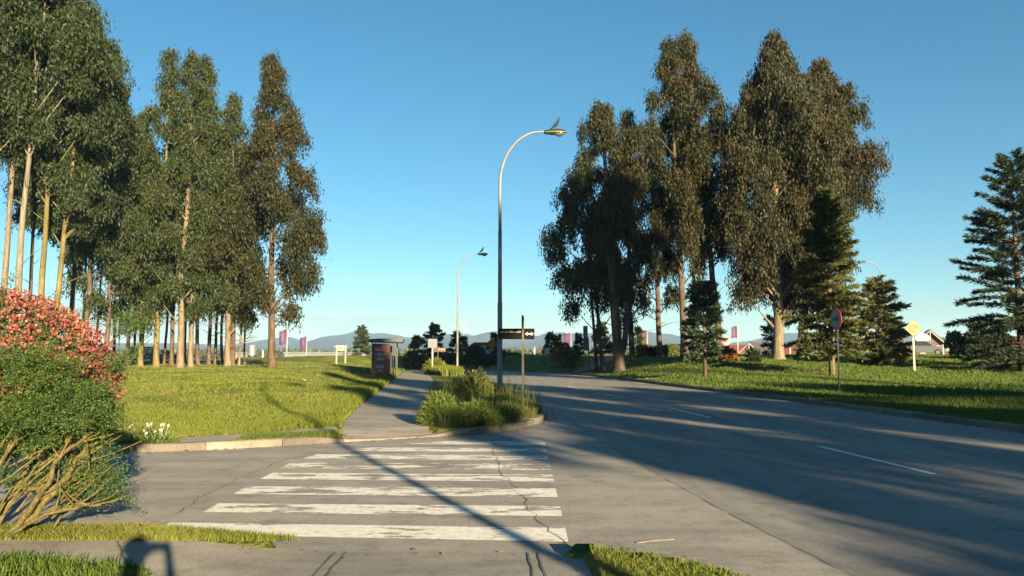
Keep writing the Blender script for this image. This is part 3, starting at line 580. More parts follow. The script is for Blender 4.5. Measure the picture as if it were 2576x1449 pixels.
# gums behind the viewer that throw the long shade over the road
for k, (x, y, h, cr, cb) in enumerate([(16.7, -22, 13.5, 1.75, .05), (19.3, -23.5, 17, 1.75, .05), (21.6, -20, 20.5, 2.3, .05), (23.4, -25, 20.5, 2.2, .05), (26.2, -22, 17, 2.6, .05), (29, -25, 15.5, 2.6, .05), (31.5, -24, 14.5, 3.4, .05), (34.5, -20, 13, 3.2, .05), (38, -24, 14, 3.4, .05),
    (41.5, -20, 12.5, 3.2, .05), (45, -24, 13.5, 3.4, .05), (49, -20, 12.5, 3.4, .05), (53, -24, 13.5, 3.4, .05), (57, -20, 12, 3.4, .05), (62, -23, 13, 3.4, .05), (67, -20, 12, 3.4, .05), (37.6, -25, 33.5, 4.4, .60), (39, -19, 32.5, 4.4, .60), (42.2, -25, 33.5, 3.8, .62)]):
    gum(0, 0, 0, y, cr, cb, ('euc', 'bark_brown'), 'tall gum behind the viewer that shades the road' if h > 25 else 'dense leafy gum behind the viewer that shades the road', 'tall gum trees behind the viewer' if h > 25 else 'leafy gum trees behind the viewer', 400+k, rad=.28 if h > 25 else .16, x=x, h=h, nb=48, dens=.85, ls=1.35, topw=.35)

def conifer(u, vb, vtop, Y, r, mat, label, group, seed, bark_='bark_dark', cb=.06, pitch=.10, whorl=.34, sprig=.3, dens=1.0, x=None, h=None, flat=.0, name='conifer', power=.85, rad=None, wdt=.075):
    global rng; keep = rng; rng = np.random.default_rng(seed)
    if x is None: x = at(u, vb, Y).x
    z0 = tz(x, Y); h = h or at(u, vtop, Y).z-z0
    root = empty(name, (x, Y, z0-.04), label, 'tree', group); mb = MB(); rad = rad or h*.016+.02
    mb.tube([(0, 0, 0), (.02, 0, h*.3), (-.02, .02, h*.65), (0, 0, h)], [rad*1.15, rad*.85, rad*.5, .008], 8)
    Ps = []; Ds = []; zc = cb*h
    while zc < h*.985:
        t = (zc-cb*h)/(h*(1-cb)); nbr = int(rng.integers(5, 8))
        for k in range(nbr):
            az = rng.uniform(0, 6.283); ln = r*((1-t)**power*.92+.05)*rng.uniform(.62, 1.15)*(.8+.2*min(1, t*6)); hd = np.array([math.cos(az), math.sin(az), 0])
            up = pitch+.55*t+rng.normal()*.09; dr = .28*rng.uniform(.6, 1.7); zj = zc+rng.uniform(-.45, .45)*whorl; pts = [np.array([0, 0, max(.1, zj)])+hd*ln*q+np.array([0, 0, ln*(up*q-dr*(1-t)*q*q+flat)]) for q in (0, .35, .7, 1)]
            mb.tube([Vector(p) for p in pts], [max(.012, rad*.26*(1-t)+.006), .014, .009, .004], 4, False)
            m = max(5, int(ln/.10*dens)); q = rng.uniform(.12, 1, m)**.8
            for qq in q:
                p = pts[0]+(pts[3]-pts[0])*qq; p[2] = np.interp(qq, (0, .35, .7, 1), [a[2] for a in pts]); sd = 1 if rng.uniform() < .5 else -1
                lat = np.array([-hd[1], hd[0], 0])*sd*rng.uniform(.1, 1.0)*ln*.28*(1.15-qq)
                for _ in range(5):
                    Ps.append(p+lat*rng.uniform(0, 1)+rng.normal(size=3)*.03*sprig/.3); Ds.append(hd*.8+lat/(np.linalg.norm(lat)+.01)*.5+rng.normal(size=3)*.35+np.array([0, 0, .12]))
        zc += whorl*rng.uniform(.75, 1.25)*(1-.4*t)
    mb.build('trunk', M[bark_], root, smooth=True); n = len(Ps)
    npmesh('crown', leafcells(np.array(Ps), np.array(Ds), sprig*rng.uniform(.6, 1.3, n), wdt*rng.uniform(.7, 1.3, n)), 4, M[mat], root)
    rng = keep; return root
GC = 'conifers on the right bank'
conifer(2093, 950, 470, 42, 2.5, 'fir', 'tall olive green conifer with bare lower trunk behind the round arrow sign', GC, 501, 'bark_lit', .15, dens=3.6, rad=.15, power=.75, sprig=.3, wdt=.062, whorl=.28)
conifer(1773, 942, 712, 42, 1.25, 'fir_d', 'small dark pine with bare stem on the verge beside the road', GC, 502, 'bark_dark', .24, .25, .2, .26, 2.4, power=.42, rad=.09)
conifer(2570, 912, 385, 44, 4.4, 'fir_d', 'large open dark conifer with drooping tiers at the right edge', GC, 503, 'bark_dark', .05, .16, .5, .32, 3.2, power=.75, rad=.2, wdt=.055)
conifer(2215, 905, 705, 50, 2.3, 'fir', 'low spreading conifer right of the tall olive green conifer', GC, 504, 'bark_dark', .03, .16, .3, .32, 2.2, power=.6, wdt=.085)
conifer(2246, 900, 822, 54, 1.5, 'fir_y', 'low rounded yellowish conifer beside the yellow diamond sign', GC, 505, 'bark_dark', .02, .2, .26, .3, 2.2, power=.4, wdt=.085)
conifer(1942, 900, 795, 60, 1.2, 'fir_d', 'small dark conifer half hidden behind the sunlit peeling trunk', GC, 506, 'bark_dark', .1, .1, .3, .3, 1.3)
GF = 'small far conifers beyond the road bend'
for k, (u, vb, vt, Y, r, mt, lab) in enumerate([
    (908, 903, 822, 92, 1.37, 'fir_d', 'narrow dark conifer standing alone left of the bus shelter'),
    (1093, 908, 815, 95, 1.87, 'fir', 'tallest of the far conifers, right above the grey sign back'),
    (1050, 908, 846, 92, 1.44, 'fir_y', 'rust yellow conifer between the bus shelter and the grey sign back'),
    (1147, 908, 834, 94, 1.01, 'fir', 'thin conifer left of the farther street lamp pole'),
    (1165, 906, 850, 95, 1.15, 'fir_d', 'small conifer right of the farther street lamp pole'),
    (1243, 908, 842, 96, 1.01, 'fir', 'thin pointed conifer left of the tall street lamp pole'),
    (1383, 908, 838, 95, 1.01, 'fir', 'slim conifer right of the street name sign'),
    (1402, 908, 842, 96, 1.08, 'fir', 'slim conifer behind the rusty shrub'),
    (1455, 898, 840, 98, 1.08, 'fir_d', 'dark round conifer left of the grey panel sign'),
    (1512, 897, 808, 98, 1.73, 'fir', 'green pointed conifer right of the leaning sapling'),
    (1540, 897, 862, 96, 1.08, 'fir_d', 'low conifer left of the thick forked trunk'),
    (1603, 895, 824, 90, 1.08, 'fir', 'bushy young pine behind the long mixed hedge')]):
    conifer(u, vb, vt, Y, r, mt, lab, GF, 520+k, 'bark_dark', .08, .12, .4, .42, 1.2, wdt=.14)
# leaning bare sapling
x = at(1490, 918, 60).x; sp = empty('sapling', (x+.3, 60, tz(x+.3, 60)-.03), 'thin dark leaning sapling with bare twigs beside the grey panel sign', 'tree'); mb = MB()
T = [(0, 0, 0), (-.12, 0, 2.5), (-.3, 0, 5), (-.42, 0, 7.2), (-.5, 0, 9)]; mb.tube(T, [.14, .12, .1, .08, .05], 7)
for k in range(9):
    z = rng.uniform(4.6, 8.6); a = rng.uniform(0, 6.28); l = rng.uniform(.7, 1.8); mb.tube([(-.055*z, 0, z), (-.055*z+math.cos(a)*l*.5, math.sin(a)*l*.5, z+l*.25), (-.055*z+math.cos(a)*l, math.sin(a)*l, z+l*.7)], [.025, .016, .007], 4, False)
mb.build('trunk', M['bark_dark'], sp, smooth=True)
cs = np.array([(-.5+rng.normal()*.5, rng.normal()*.5, rng.uniform(7, 9.6)) for _ in range(16)]); npmesh('crown', clumps(cs, np.full((16, 3), .45), 45, .35, .1, dn=.8), 4, M['euc_o'], sp)

def shrub(u, vb, vt, Y, wd, mat, label, group=None, nc=26, ls=.2, seed=0, name='shrub', up=.4, dp=None, x=None, h=None, nl=90, stems=7, lw=.45):
    global rng; keep = rng; rng = np.random.default_rng(seed+900)
    if x is None: x = at(u, vb, Y).x; wd = wd*S/F*Y/2
    z0 = tz(x, Y); h = h or at(u, vt, Y).z-z0; dp = dp or wd
    root = empty(name, (x, Y, z0-.03), label, 'shrub', group); mb = MB()
    for k in range(stems):
        a = rng.uniform(0, 6.28); q = rng.uniform(.2, .7); e_ = Vector((math.cos(a)*wd*q, math.sin(a)*dp*q, h*rng.uniform(.55, .9))); mb.tube([(0, 0, 0), (e_.x*.35, e_.y*.35, e_.z*.5), e_], [.035*max(.5, h/2), .022, .008], 5, False)
    mb.build('stem', M['bark_dark'], root, smooth=True)
    C = []; Rr = []
    for k in range(nc):
        a = rng.uniform(0, 6.28); q = rng.uniform(0, .82)**.6; zz = rng.uniform(.12, .78)
        sh = math.sqrt(max(.1, 1-((zz-.38)/.66)**2)); C.append((math.cos(a)*q*wd*sh, math.sin(a)*q*dp*sh, zz*h)); rr = rng.uniform(.15, .26)*min(wd, h*.9); Rr.append((rr, rr, rr*.8))
    npmesh('foliage', clumps(np.array(C), np.array(Rr), nl, ls, ls*lw, up=up), 4, M[mat], root); rng = keep; return root
GS = 'shrubs beyond the road bend'; GB = 'shrubs on the right bank'
for k, (u, vb, vt, Y, wd, mt, lab, gr) in enumerate([
    (1042, 908, 875, 84, 62, 'shrub_d', 'round dark shrub right of the bus shelter', GS),
    (1092, 910, 885, 82, 60, 'shrub_d', 'dark shrub behind the grey sign back', GS),
    (1136, 910, 881, 83, 50, 'shrub_d', 'dark shrub left of the farther street lamp pole', GS),
    (1172, 910, 889, 83, 40, 'shrub', 'pale low shrub just right of the farther street lamp pole', GS),
    (1197, 911, 865, 82, 48, 'shrub_d', 'tall rounded dark shrub between the two street lamp poles', GS),
    (1226, 911, 891, 80, 46, 'shrub_d', 'low dark shrub under the small yellow sign', GS),
    (1252, 911, 881, 82, 40, 'shrub_d', 'dark shrub behind the foot of the tall street lamp', GS),
    (1290, 908, 893, 90, 40, 'shrub', 'light green shrub just right of the tall street lamp', GS),
    (1345, 906, 897, 98, 50, 'shrub', 'low light shrub behind the street name sign post', GS),
    (1412, 917, 846, 70, 66, 'shrub_o', 'tall rusty orange shrub left of the red dirt path', GB),
    (1436, 921, 878, 67, 62, 'shrub', 'rounded green shrub in front of the rusty orange shrub', GB),
    (1618, 903, 868, 62, 62, 'shrub_o', 'reddish hedge shrub right of the thick forked trunk', GB),
    (1652, 904, 870, 61, 60, 'shrub_d', 'dark hedge shrub in the middle of the hedge', GB),
    (1682, 905, 862, 60, 46, 'shrub', 'green shrub at the right end of the hedge', GB),
    (1832, 909, 868, 52, 56, 'shrub_o', 'straggly pale shrub right of the small pine', GB),
    (1897, 907, 874, 52, 26, 'shrub_d', 'narrow upright dark shrub in front of the gabled house', GB),
    (2425, 905, 822, 56, 90, 'shrub_d', 'dark twiggy shrub between the silver car and the large right conifer', GB),
    (2490, 905, 800, 54, 110, 'shrub_d', 'tall dark shrub under the large conifer at the right edge', GB),
    (2545, 905, 840, 52, 80, 'shrub_o', 'brownish shrub at the foot of the large conifer at the right edge', GB),
    (620, 922, 902, 110, 60, 'shrub', 'low shrub in front of the steel tank', 'low far shrubs on the left lawn'),
    (670, 918, 897, 120, 50, 'shrub', 'low shrub left of the nearer purple flag', 'low far shrubs on the left lawn'),
    (745, 915, 898, 125, 40, 'shrub', 'rounded low shrub between the two purple flags on the left', 'low far shrubs on the left lawn'),
    (825, 913, 900, 130, 46, 'shrub', 'low shrub left of the two post signboard', 'low far shrubs on the left lawn'),
    (893, 910, 899, 120, 60, 'shrub', 'low shrub at the foot of the lone far conifer', 'low far shrubs on the left lawn')]):
    shrub(u, vb, vt, Y, wd, mt, lab, gr, seed=k, ls=.26 if Y < 75 else .34)

# ------------------------------------------------------------------ the flowering bush at left
def bush():
    global rng; keep = rng; rng = np.random.default_rng(77)
    B = Vector((-4.5, 6.75, tz(-4.5, 6.75)-.03)); root = empty('flowering_bush', B, 'large leaning bush covered in pink and red blossom over bare yellowish limbs', 'bush')
    def loc(u, v, Y): return at(u, v, Y)-B
    limbs = [[(-20, 1400, 6.7), (60, 1300, 6.6), (120, 1215, 6.5), (150, 1150, 6.45), (235, 1085, 6.4)],
             [(-10, 1385, 6.7), (90, 1290, 6.65), (170, 1195, 6.6), (205, 1140, 6.6), (265, 1092, 6.6)],
             [(-40, 1380, 6.8), (20, 1270, 6.9), (60, 1190, 7.0), (110, 1110, 7.0), (100, 960, 7.0)],
             [(-60, 1330, 6.6), (10, 1150, 6.6), (90, 1080, 6.55), (200, 1068, 6.5)],
             [(-60, 1280, 6.9), (-10, 1130, 7.0), (60, 1085, 7.0), (170, 1075, 7.0)],
             [(-40, 1370, 7.0), (-20, 1200, 7.1), (20, 1050, 7.2), (30, 900, 7.2)],
             [(-60, 1370, 7.0), (40, 1240, 7.2), (150, 1170, 7.3), (230, 1120, 7.3)],
             [(20, 1350, 6.6), (100, 1300, 6.5), (190, 1275, 6.5), (250, 1270, 6.5)],
             [(60, 1230, 6.6), (130, 1225, 6.6), (175, 1235, 6.6), (240, 1185, 6.6)],
             [(-70, 1360, 7.0), (-90, 1150, 7.2), (-110, 950, 7.3)],
             [(-90, 1360, 7.3), (-160, 1100, 7.5), (-230, 900, 7.6)]]
    mb = MB()
    for q, lm in enumerate(limbs):
        P = catmull([tuple(loc(*p)) for p in lm], 5); r0 = .031 if q < 3 or q in (5, 9, 10) else .017
        mb.tube([Vector(p+rng.normal(size=3)*.006) for p in P], list(np.linspace(r0, .012, len(P))), 7)
        for _ in range(7):
            i = int(rng.integers(len(P)//3, len(P))); a = Vector(P[i]); d = Vector((rng.uniform(-.2, .6), rng.uniform(-.3, .3), rng.uniform(-.05, .45))); mb.tube([a, a+d*.5+Vector((0, 0, -.02)), a+d*.9], [.012, .007, .003], 5, False)
    for _ in range(34):                             # thin curved stems fanning out under the crown
        a = loc(rng.uniform(-40, 150), rng.uniform(1130, 1330), rng.uniform(6.5, 6.9)); d = Vector((rng.uniform(.1, .55), rng.uniform(-.15, .2), rng.uniform(.12, .5))); k_ = rng.uniform(-.08, .1)
        mb.tube([a, a+d*.4+Vector((0, 0, k_)), a+d*.8+Vector((0, 0, k_)), a+d*1.1], [.011, .009, .006, .003], 5, False)
    # tangle of dry inner twigs under the crown
    for _ in range(170):
        a = loc(rng.uniform(-60, 130), rng.uniform(990, 1090), rng.uniform(6.45, 7.2)); d = Vector((rng.uniform(-.25, .35), rng.uniform(-.15, .15), rng.uniform(-.12, .16))); mb.tube([a, a+d*.5+Vector((0, 0, .03)), a+d], [.006, .005, .003], 4, False)
    mb.build('limb', M['bush_bark'], root, smooth=True)
    # crown: sprigs scattered in a lopsided dome
    C = []
    cx, cy, cz = -.42, .45, 1.27; rx, ry, rz = 1.08, 1.1, .77
    n = 900; d = unit(rng.normal(size=(n*3, 3))); d = d[d[:, 2] > -.75][:n]; q = rng.uniform(.55, 1, len(d))**.5
    P = np.stack([cx+d[:, 0]*rx*q, cy+d[:, 1]*ry*q, cz+d[:, 2]*rz*q-.10*np.maximum(d[:, 0], 0)], 1); P += rng.normal(size=P.shape)*.05
    P = P[~((P[:, 0] < .05) & (P[:, 2] < .95) & (P[:, 1] < .2))]
    low = np.array([loc(rng.uniform(40, 265), rng.uniform(1000, 1110), rng.uniform(6.4, 7.0)) for _ in range(210)])
    front = np.array([loc(u_, v_, y_) for u_, v_, y_ in [(rng.uniform(-30, 272), 1070-170*rng.uniform()**1.3, rng.uniform(6.1, 6.6)) for _ in range(230)] if u_ < 200 or v_ > 975]); low = np.concatenate([low, front])
    spr = np.array([loc(*p) for p in [(rng.uniform(150, 285), rng.uniform(1150, 1275), rng.uniform(6.45, 6.9)) for _ in range(52)]])
    spl = np.array([loc(*p) for p in [(rng.uniform(-40, 120), rng.uniform(1090, 1230), rng.uniform(6.9, 7.3)) for _ in range(60)]])
    side = np.array([loc(rng.uniform(262, 318), rng.uniform(800, 930), rng.uniform(7.0, 7.4)) for _ in range(16)])
    allp = np.concatenate([P, low, spr, spl, side]); cc = np.array([cx, cy, cz]); outd = unit(allp-cc-np.array([0, 0, -.5]))
    outd[len(P)+len(low):] = unit(np.stack([np.ones(len(allp)-len(P)-len(low)), np.zeros(len(allp)-len(P)-len(low)), .25*np.ones(len(allp)-len(P)-len(low))], 1))
    cells = []
    for p, o_ in zip(allp, outd):                 # each sprig: a twig with many tiny leaves
        ln = rng.uniform(.12, .40); ax = o_+rng.normal(size=3)*.45; ax /= np.linalg.norm(ax); m = 130
        t = rng.uniform(0, 1, m); Q = p+ax*ln*(t[:, None]-.3)+rng.normal(size=(m, 3))*.024; D = ax*.8+rng.normal(size=(m, 3))*.55
        cells.append(leafcells(Q, D, rng.uniform(.016, .034, m), rng.uniform(.006, .0105, m)))
    npmesh('foliage', np.concatenate(cells), 4, M['broom'], root)
    # blossom over the sunny top
    fl = []; n = 0
    dd = unit(rng.normal(size=(60000, 3))); keepm = (dd[:, 2] > -.05) | ((dd[:, 0] > .5) & (dd[:, 2] > -.42)); dd = dd[keepm]
    lump = np.sin(dd[:, 0]*9+1)*np.sin(dd[:, 1]*8)*np.sin(dd[:, 2]*10+2); dens = np.clip(.75+lump*.8+dd[:, 2]*.45-.62*(dd[:, 2] < .08-.5*np.clip(dd[:, 0], 0, 1)), 0.02, 1)
    dd = dd[rng.uniform(size=len(dd)) < dens][:5200]; n = len(dd); q = rng.uniform(1.0, 1.17, n)
    FP = np.stack([cx+dd[:, 0]*rx*q, cy+dd[:, 1]*ry*q, cz+.0+dd[:, 2]*rz*q-.10*np.maximum(dd[:, 0], 0)], 1)+rng.normal(size=(n, 3))*.02
    for _ in range(4):
        D = dd*.5+rng.normal(size=(n, 3))*.7; fl.append(leafcells(FP+rng.normal(size=(n, 3))*.006, D, rng.uniform(.022, .038, n), rng.uniform(.020, .032, n)))
    tag(npmesh('blossom', np.concatenate(fl), 4, M['petal'], root), kind='stuff')
    rng = keep
bush()

# ------------------------------------------------------------------ grass
def scatter(n, ylo, yhi, xlo, xhi, pw=1.4, keepf=None):
    """random points, denser near the road junction and thinning with distance"""
    q = rng.uniform(size=n); a = 1-pw; y = (ylo**a+q*(yhi**a-ylo**a))**(1/a); x = rng.uniform(xlo, xhi, n)*y
    s, road, pave = zones(x, y); k = ~road & ~pave & ((s < -WL-.14) | (s > WR+.14) | (y < 8)); k &= ~inpoly(x, y, base)
    if keepf is not None: k &= keepf(x, y, s)
    x, y, s = x[k], y[k], s[k]; return np.stack([x, y, lawnz(x, y, s)-.01], 1), s
def patchn(x, y, f=1.0): return np.sin(x*.8*f+2*np.sin(y*.31*f))*np.sin(y*.55*f+1.7*np.sin(x*.43*f))
P, s = scatter(330000, 11.8, 100, -.78, .02, 1.75, lambda x, y, s: (s < 0) & (x < pathx(y)+.1))
dl = pathx(P[:, 1])-P[:, 0]; hh = .07+.06*np.clip(patchn(P[:, 0], P[:, 1])+.3, 0, 1.3)+.22*np.exp(-((dl-.5)/.7)**2)*smooth(15, 22, P[:, 1])
kp = (patchn(P[:, 0], P[:, 1], 1.7) > -.5) | (rng.uniform(size=len(P)) < .35); P = P[kp]; hh = hh[kp]*.74
tag(npmesh('grass', blades(P, hh*rng.uniform(.5, 1.35, len(P)), np.maximum(.008, P[:, 1]*.00075), .6), 5, M['grass'], faces=BF), 'mown yellow green lawn left of the footpath', 'grass', kind='stuff')
P, s = scatter(330000, 13, 130, -.15, .80, 1.45, lambda x, y, s: s > WR)
hh = .09+.10*np.clip(patchn(P[:, 0], P[:, 1], .8)+.2, 0, 1.2)
tag(npmesh('grass', blades(P, hh*rng.uniform(.5, 1.4, len(P)), np.maximum(.010, P[:, 1]*.00075), .5), 5, M['grass_g'], faces=BF), 'rough green grass on the bank right of the road', 'grass', kind='stuff')
def polygrass(name, poly, n, h, wd, mat, label, lean=.5, bumpf=None, mask=True):
    P = np.array(poly); x = rng.uniform(P[:, 0].min(), P[:, 0].max(), n); y = rng.uniform(P[:, 1].min(), P[:, 1].max(), n); k = inpoly(x, y, poly); x, y = x[k], y[k]
    if mask: s, rd, pv = zones(x, y); k = ~rd & ~pv; x, y = x[k], y[k]
    z = lawnz(x, y); hh = h*rng.uniform(.45, 1.3, len(x))
    if bumpf is not None: hh = hh*bumpf(x, y)
    return tag(npmesh(name, blades(np.stack([x, y, z-.01], 1), hh, wd*rng.uniform(.7, 1.4, len(x)), lean), 5, M[mat], faces=BF), label, 'grass', kind='stuff')
ISL = [(-1.95, 17.3), (-1.35, 16.0), (-.6, 16.25), (.0, 17.1), (.5, 18.5), (.75, 20.3), (.8, 24), (.2, 29), (-.7, 36), (-2.9, 36), (-2.5, 27), (-2.05, 20)]
polygrass('tall_grass', ISL, 60000, .32, .010, 'grass_t', 'tall shaded grass on the traffic island around the sign post', .55, lambda x, y: (.75+.5*np.clip(patchn(x*3, y*1.4), -.3, 1)))
seed = polygrass('seed_grass', ISL, 1500, .72, .012, 'grass', 'thin seeding stalks above the tall grass of the island', .35)
polygrass('verge_grass', [(-5.5, 7.02), (-3.1, 7.0), (-2.3, 6.75), (-1.75, 6.55), (-1.7, 6.5), (-2, 6.46), (-4.1, 6.5), (-5.5, 6.5)], 16000, .052, .006, 'grass', 'narrow grass strip between near pavement and side street', .7, mask=False)
polygrass('verge_grass', [(-6.5, 5.9), (-3.6, 6.0), (-2.7, 5.72), (-2.25, 5.4), (-2.25, 4.4), (-6.5, 4.4)], 12000, .075, .007, 'grass_g', 'rough grass in the bottom left corner before the pavement', .6)
polygrass('verge_grass', [(.6, 6.33), (.72, 6.28), (1.28, 5.86), (1.8, 5.15), (2.05, 4.3), (.6, 4.3)], 12000, .042, .005, 'grass', 'small grass corner between near pavement and main road', .7)
polygrass('verge_grass', [(-4.72, 13.62), (-4.0, 14.02), (-3.25, 14.55), (-3.35, 15.02), (-4.72, 14.25)], 9000, .10, .009, 'grass_g', 'short green grass strip along the far kerb left of the crossing', .6)
polygrass('verge_grass', [(-6.2, 58), (-4.6, 52), (-3.7, 52), (-3.2, 58), (-3.4, 63), (-5.8, 64.5)], 9000, .55, .05, 'grass', 'sunlit yellow green weeds at the foot of the farther street lamp', .5)
def leafy(name, x, y, r, h, n, mat, label, ll=.16, lw=.03, cat='weed', group=None):
    root = empty(name, (x, y, tz(x, y)-.02), label, cat, group); a = rng.uniform(0, 6.28, n); q = np.sqrt(rng.uniform(size=n)); zz = rng.uniform(.05, 1, n)*h*(1-.75*q**2.2)
    P = np.stack([np.cos(a)*q*r, np.sin(a)*q*r, zz], 1); D = np.stack([np.cos(a)*q, np.sin(a)*q, .55+rng.normal(size=n)*.35], 1)+rng.normal(size=(n, 3))*.45
    npmesh('foliage', leafcells(P, D, ll*rng.uniform(.6, 1.3, n), lw*rng.uniform(.7, 1.3, n)), 4, M[mat], root); return root
GW = 'leafy weed clumps on the traffic island'
leafy('weed_clump', -1.55, 17.0, .42, .70, 6500, 'weed', 'bright green leafy weed clump at the island tip beside the footpath', .12, .019, group=GW)
leafy('weed_clump', -.75, 16.75, .55, .52, 6500, 'weed', 'bright green leafy weed clump at the island tip right of its taller twin', .12, .019, group=GW)
leafy('weed_clump', -1.2, 26, .45, 1.05, 1800, 'grass_t', 'tall dark weed clump standing behind the island near the lamp pole', .22, .04, group=GW)
leafy('weed_clump', -5.9, 61, .9, 1.05, 2200, 'grass', 'yellow green weed clump at the foot of the grey sign back', .3, .07, group=GW)
# daisies
dz = leafy('daisy_clump', -6.15, 13.25+.35, .42, .28, 1500, 'weed', 'clump of white daisies at the lawn edge by the kerb', .10, .02, 'flowers')
for k in range(16):
    a = rng.uniform(0, 6.28); q = math.sqrt(rng.uniform())*.34; px_, py_, pz_ = math.cos(a)*q, math.sin(a)*q, rng.uniform(.24, .38); mb = MB()
    mb.tube([(px_*.6, py_*.6, 0), (px_, py_, pz_)], .003, 4)
    for m_ in range(7):
        b = m_/7*6.283; mb.add([(px_, py_, pz_), (px_+math.cos(b-.35)*.018, py_-.01+math.sin(b-.35)*.012, pz_+math.sin(b-.35)*.018), (px_+math.cos(b)*.024, py_-.015+math.sin(b)*.012, pz_+math.sin(b)*.024), (px_+math.cos(b+.35)*.018, py_-.01+math.sin(b+.35)*.012, pz_+math.sin(b+.35)*.018)], [(0, 1, 2, 3)])
    mb.build('flower', M['daisy'], dz)
p = at(765, 946, 33); mb = MB(); mb.ell((0, 0, .05), (.13, .08, .05), 9, 5); o = mb.build('plastic_bag', M['grey_panel'], smooth=True); o.location = (p.x, 33, tz(p.x, 33)+.06)
for v in o.data.vertices: v.co += Vector(rng.normal(size=3)*.018)
tag(o, 'small pale plastic bag lying on the lawn at the shade edge', 'litter')

def litter(pts, n, spread, label):
    Q = np.array(pts, float); i = rng.integers(0, len(Q)-1, n); t = rng.uniform(size=n)[:, None]; P2 = Q[i]+(Q[i+1]-Q[i])*t+rng.normal(size=(n, 2))*spread
    s_, rd, pv = zones(P2[:, 0], P2[:, 1]); z = np.where(rd, .012, np.where(pv, pavez(P2[:, 0], P2[:, 1])+.008, lawnz(P2[:, 0], P2[:, 1])+.03)); D = rng.normal(size=(n, 3)); D[:, 2] *= .12
    P3 = np.stack([P2[:, 0], P2[:, 1], z], 1); Ls = leafcells(P3, D, rng.uniform(.03, .09, n), rng.uniform(.012, .026, n)); Ls[:, :, 2] = np.clip(Ls[:, :, 2], z[:, None], z[:, None]+.012)
    tag(npmesh('fallen_leaves', Ls, 4, M['dead_leaf']), label, 'leaves', kind='stuff')
litter([(-6.9, 12.66), (-4.77, 13.34), (-3.05, 14.4), (-1.45, 15.33), (-.7, 15.83), (.2, 16.85), (.8, 18.4), (1.1, 20.2), (1.2, 24)], 420, .10, 'dry leaves and grit caught in the gutter of the far kerb')
litter([(-4.5, 6.6), (-1.9, 6.45), (-1.2, 6.5), (.8, 6.3), (1.4, 5.85)], 45, .10, 'dry leaves on the near pavement edge')
litter([(10.1, 15), (10.0, 19.5), (9.2, 29), (8.9, 36)], 260, .12, 'dry leaves along the right kerb')
# ------------------------------------------------------------------ street lamps
def street_lamp(loc, rz, label, group):
    root = empty('street_lamp', loc, label, 'street lamp', group, rz); mb = MB()
    mb.tube([(0, 0, -.1), (0, 0, 3.3)], [.092, .084], 14); mb.tube([(0, 0, 3.3), (0, 0, 3.36)], [.097, .088], 14); mb.tube([(0, 0, 3.36), (0, 0, 5.9)], [.074, .066], 14); mb.tube([(0, 0, 5.9), (0, 0, 5.95)], [.077, .068], 14)
    mb.build('pole', M['steel'], root, smooth=False)
    mb = MB(); A = catmull([(0, 0, 5.95), (0, 0, 7.4), (.04, 0, 8.1), (.26, 0, 8.75), (.62, 0, 9.22), (1.05, 0, 9.5), (1.4, 0, 9.57), (1.72, 0, 9.57)], 5)
    mb.tube([Vector(p) for p in A], list(np.linspace(.06, .036, len(A))), 10); mb.build('arm', M['steel'], root, smooth=True)
    mb = MB(); mb.ell((2.02, 0, 9.57), (.40, .135, .115), 16, 8, -.15, .96); mb.tube([(1.6, 0, 9.56), (1.75, 0, 9.56)], [.06, .085], 10); mb.ell((1.92, 0, 9.555), (.26, .10, .10), 12, 6, -.9, .2); hd = mb.build('lamp_head', M['green_shell'], root, smooth=True)
    mb = MB(); mb.tube([(2.02+.41*math.cos(a), .142*math.sin(a), 9.552) for a in np.linspace(0, 2*math.pi, 25)], .014, 6, False); mb.build('rim', M['yellow_band'], hd, smooth=True)
    mb = MB(); mb.ell((2.14, 0, 9.54), (.2, .115, .14), 14, 8, -.98, .1); mb.build('glass_bowl', M['glass_bowl'], hd, smooth=True)
    mb = MB(); mb.box((0, -.086, 1.0), (.09, .02, .26)); mb.build('service_hatch', M['steel'], root)
    return root
GLp = 'street lamps along the road'
lamp = street_lamp((-.43, 28, .05), .0, 'tall steel street lamp with arched arm and dark bird on its head, nearest in view', GLp)
dup(lamp, (-4.35, 63, .05), .05, 'smaller looking farther street lamp left of the tall one', GLp)
dup(lamp, (6.2, -7.2, .05), math.pi*.97-math.pi, 'street lamp behind the viewer whose long shadow crosses the crosswalk', GLp)
p = at(2228, 900, 76); dup(lamp, (p.x, 76, tz(p.x, 76)-.5), math.pi, 'street lamp half hidden by the broad brownish gum at right', GLp)
def bird(loc, sc, label):
    root = empty('bird', loc, label, 'bird', 'birds on the lamp heads'); mb = MB()
    ax = [Vector((-.24, 0, .0)), Vector((-.14, 0, .07)), Vector((-.06, 0, .14)), Vector((.02, 0, .22)), Vector((.075, 0, .30)), Vector((.085, 0, .35)), Vector((.09, 0, .395)), Vector((.105, 0, .425)), Vector((.118, 0, .43))]
    mb.tube([a*sc for a in ax], [.008*sc, .024*sc, .05*sc, .066*sc, .046*sc, .032*sc, .036*sc, .026*sc, .006*sc], 10); mb.tube([Vector((.11, 0, .42))*sc, Vector((.165, 0, .41))*sc], [.012*sc, .002], 6)
    for s_ in (-.02, .02): mb.tube([Vector((-.0, s_, .17))*sc, Vector((.0, s_, .03))*sc], .007*sc, 5)
    mb.build('body', M['bird'], root, smooth=True); return root
bird((-.43+2.03, 28, .05+9.655), 1.0, 'dark bird perched on the head of the tall street lamp')
bird((-4.35+1.92, 63.1, .05+9.655), 1.15, 'dark bird perched on the head of the farther street lamp')
p = at(1166, 900, 170); root = empty('double_lamp', (p.x, 170, .3), 'very far pale lamp post with two opposite arms', 'street lamp'); mb = MB(); mb.tube([(0, 0, 0), (0, 0, 7.4)], [.12, .08], 8); mb.build('pole', M['white_metal'], root, smooth=True)
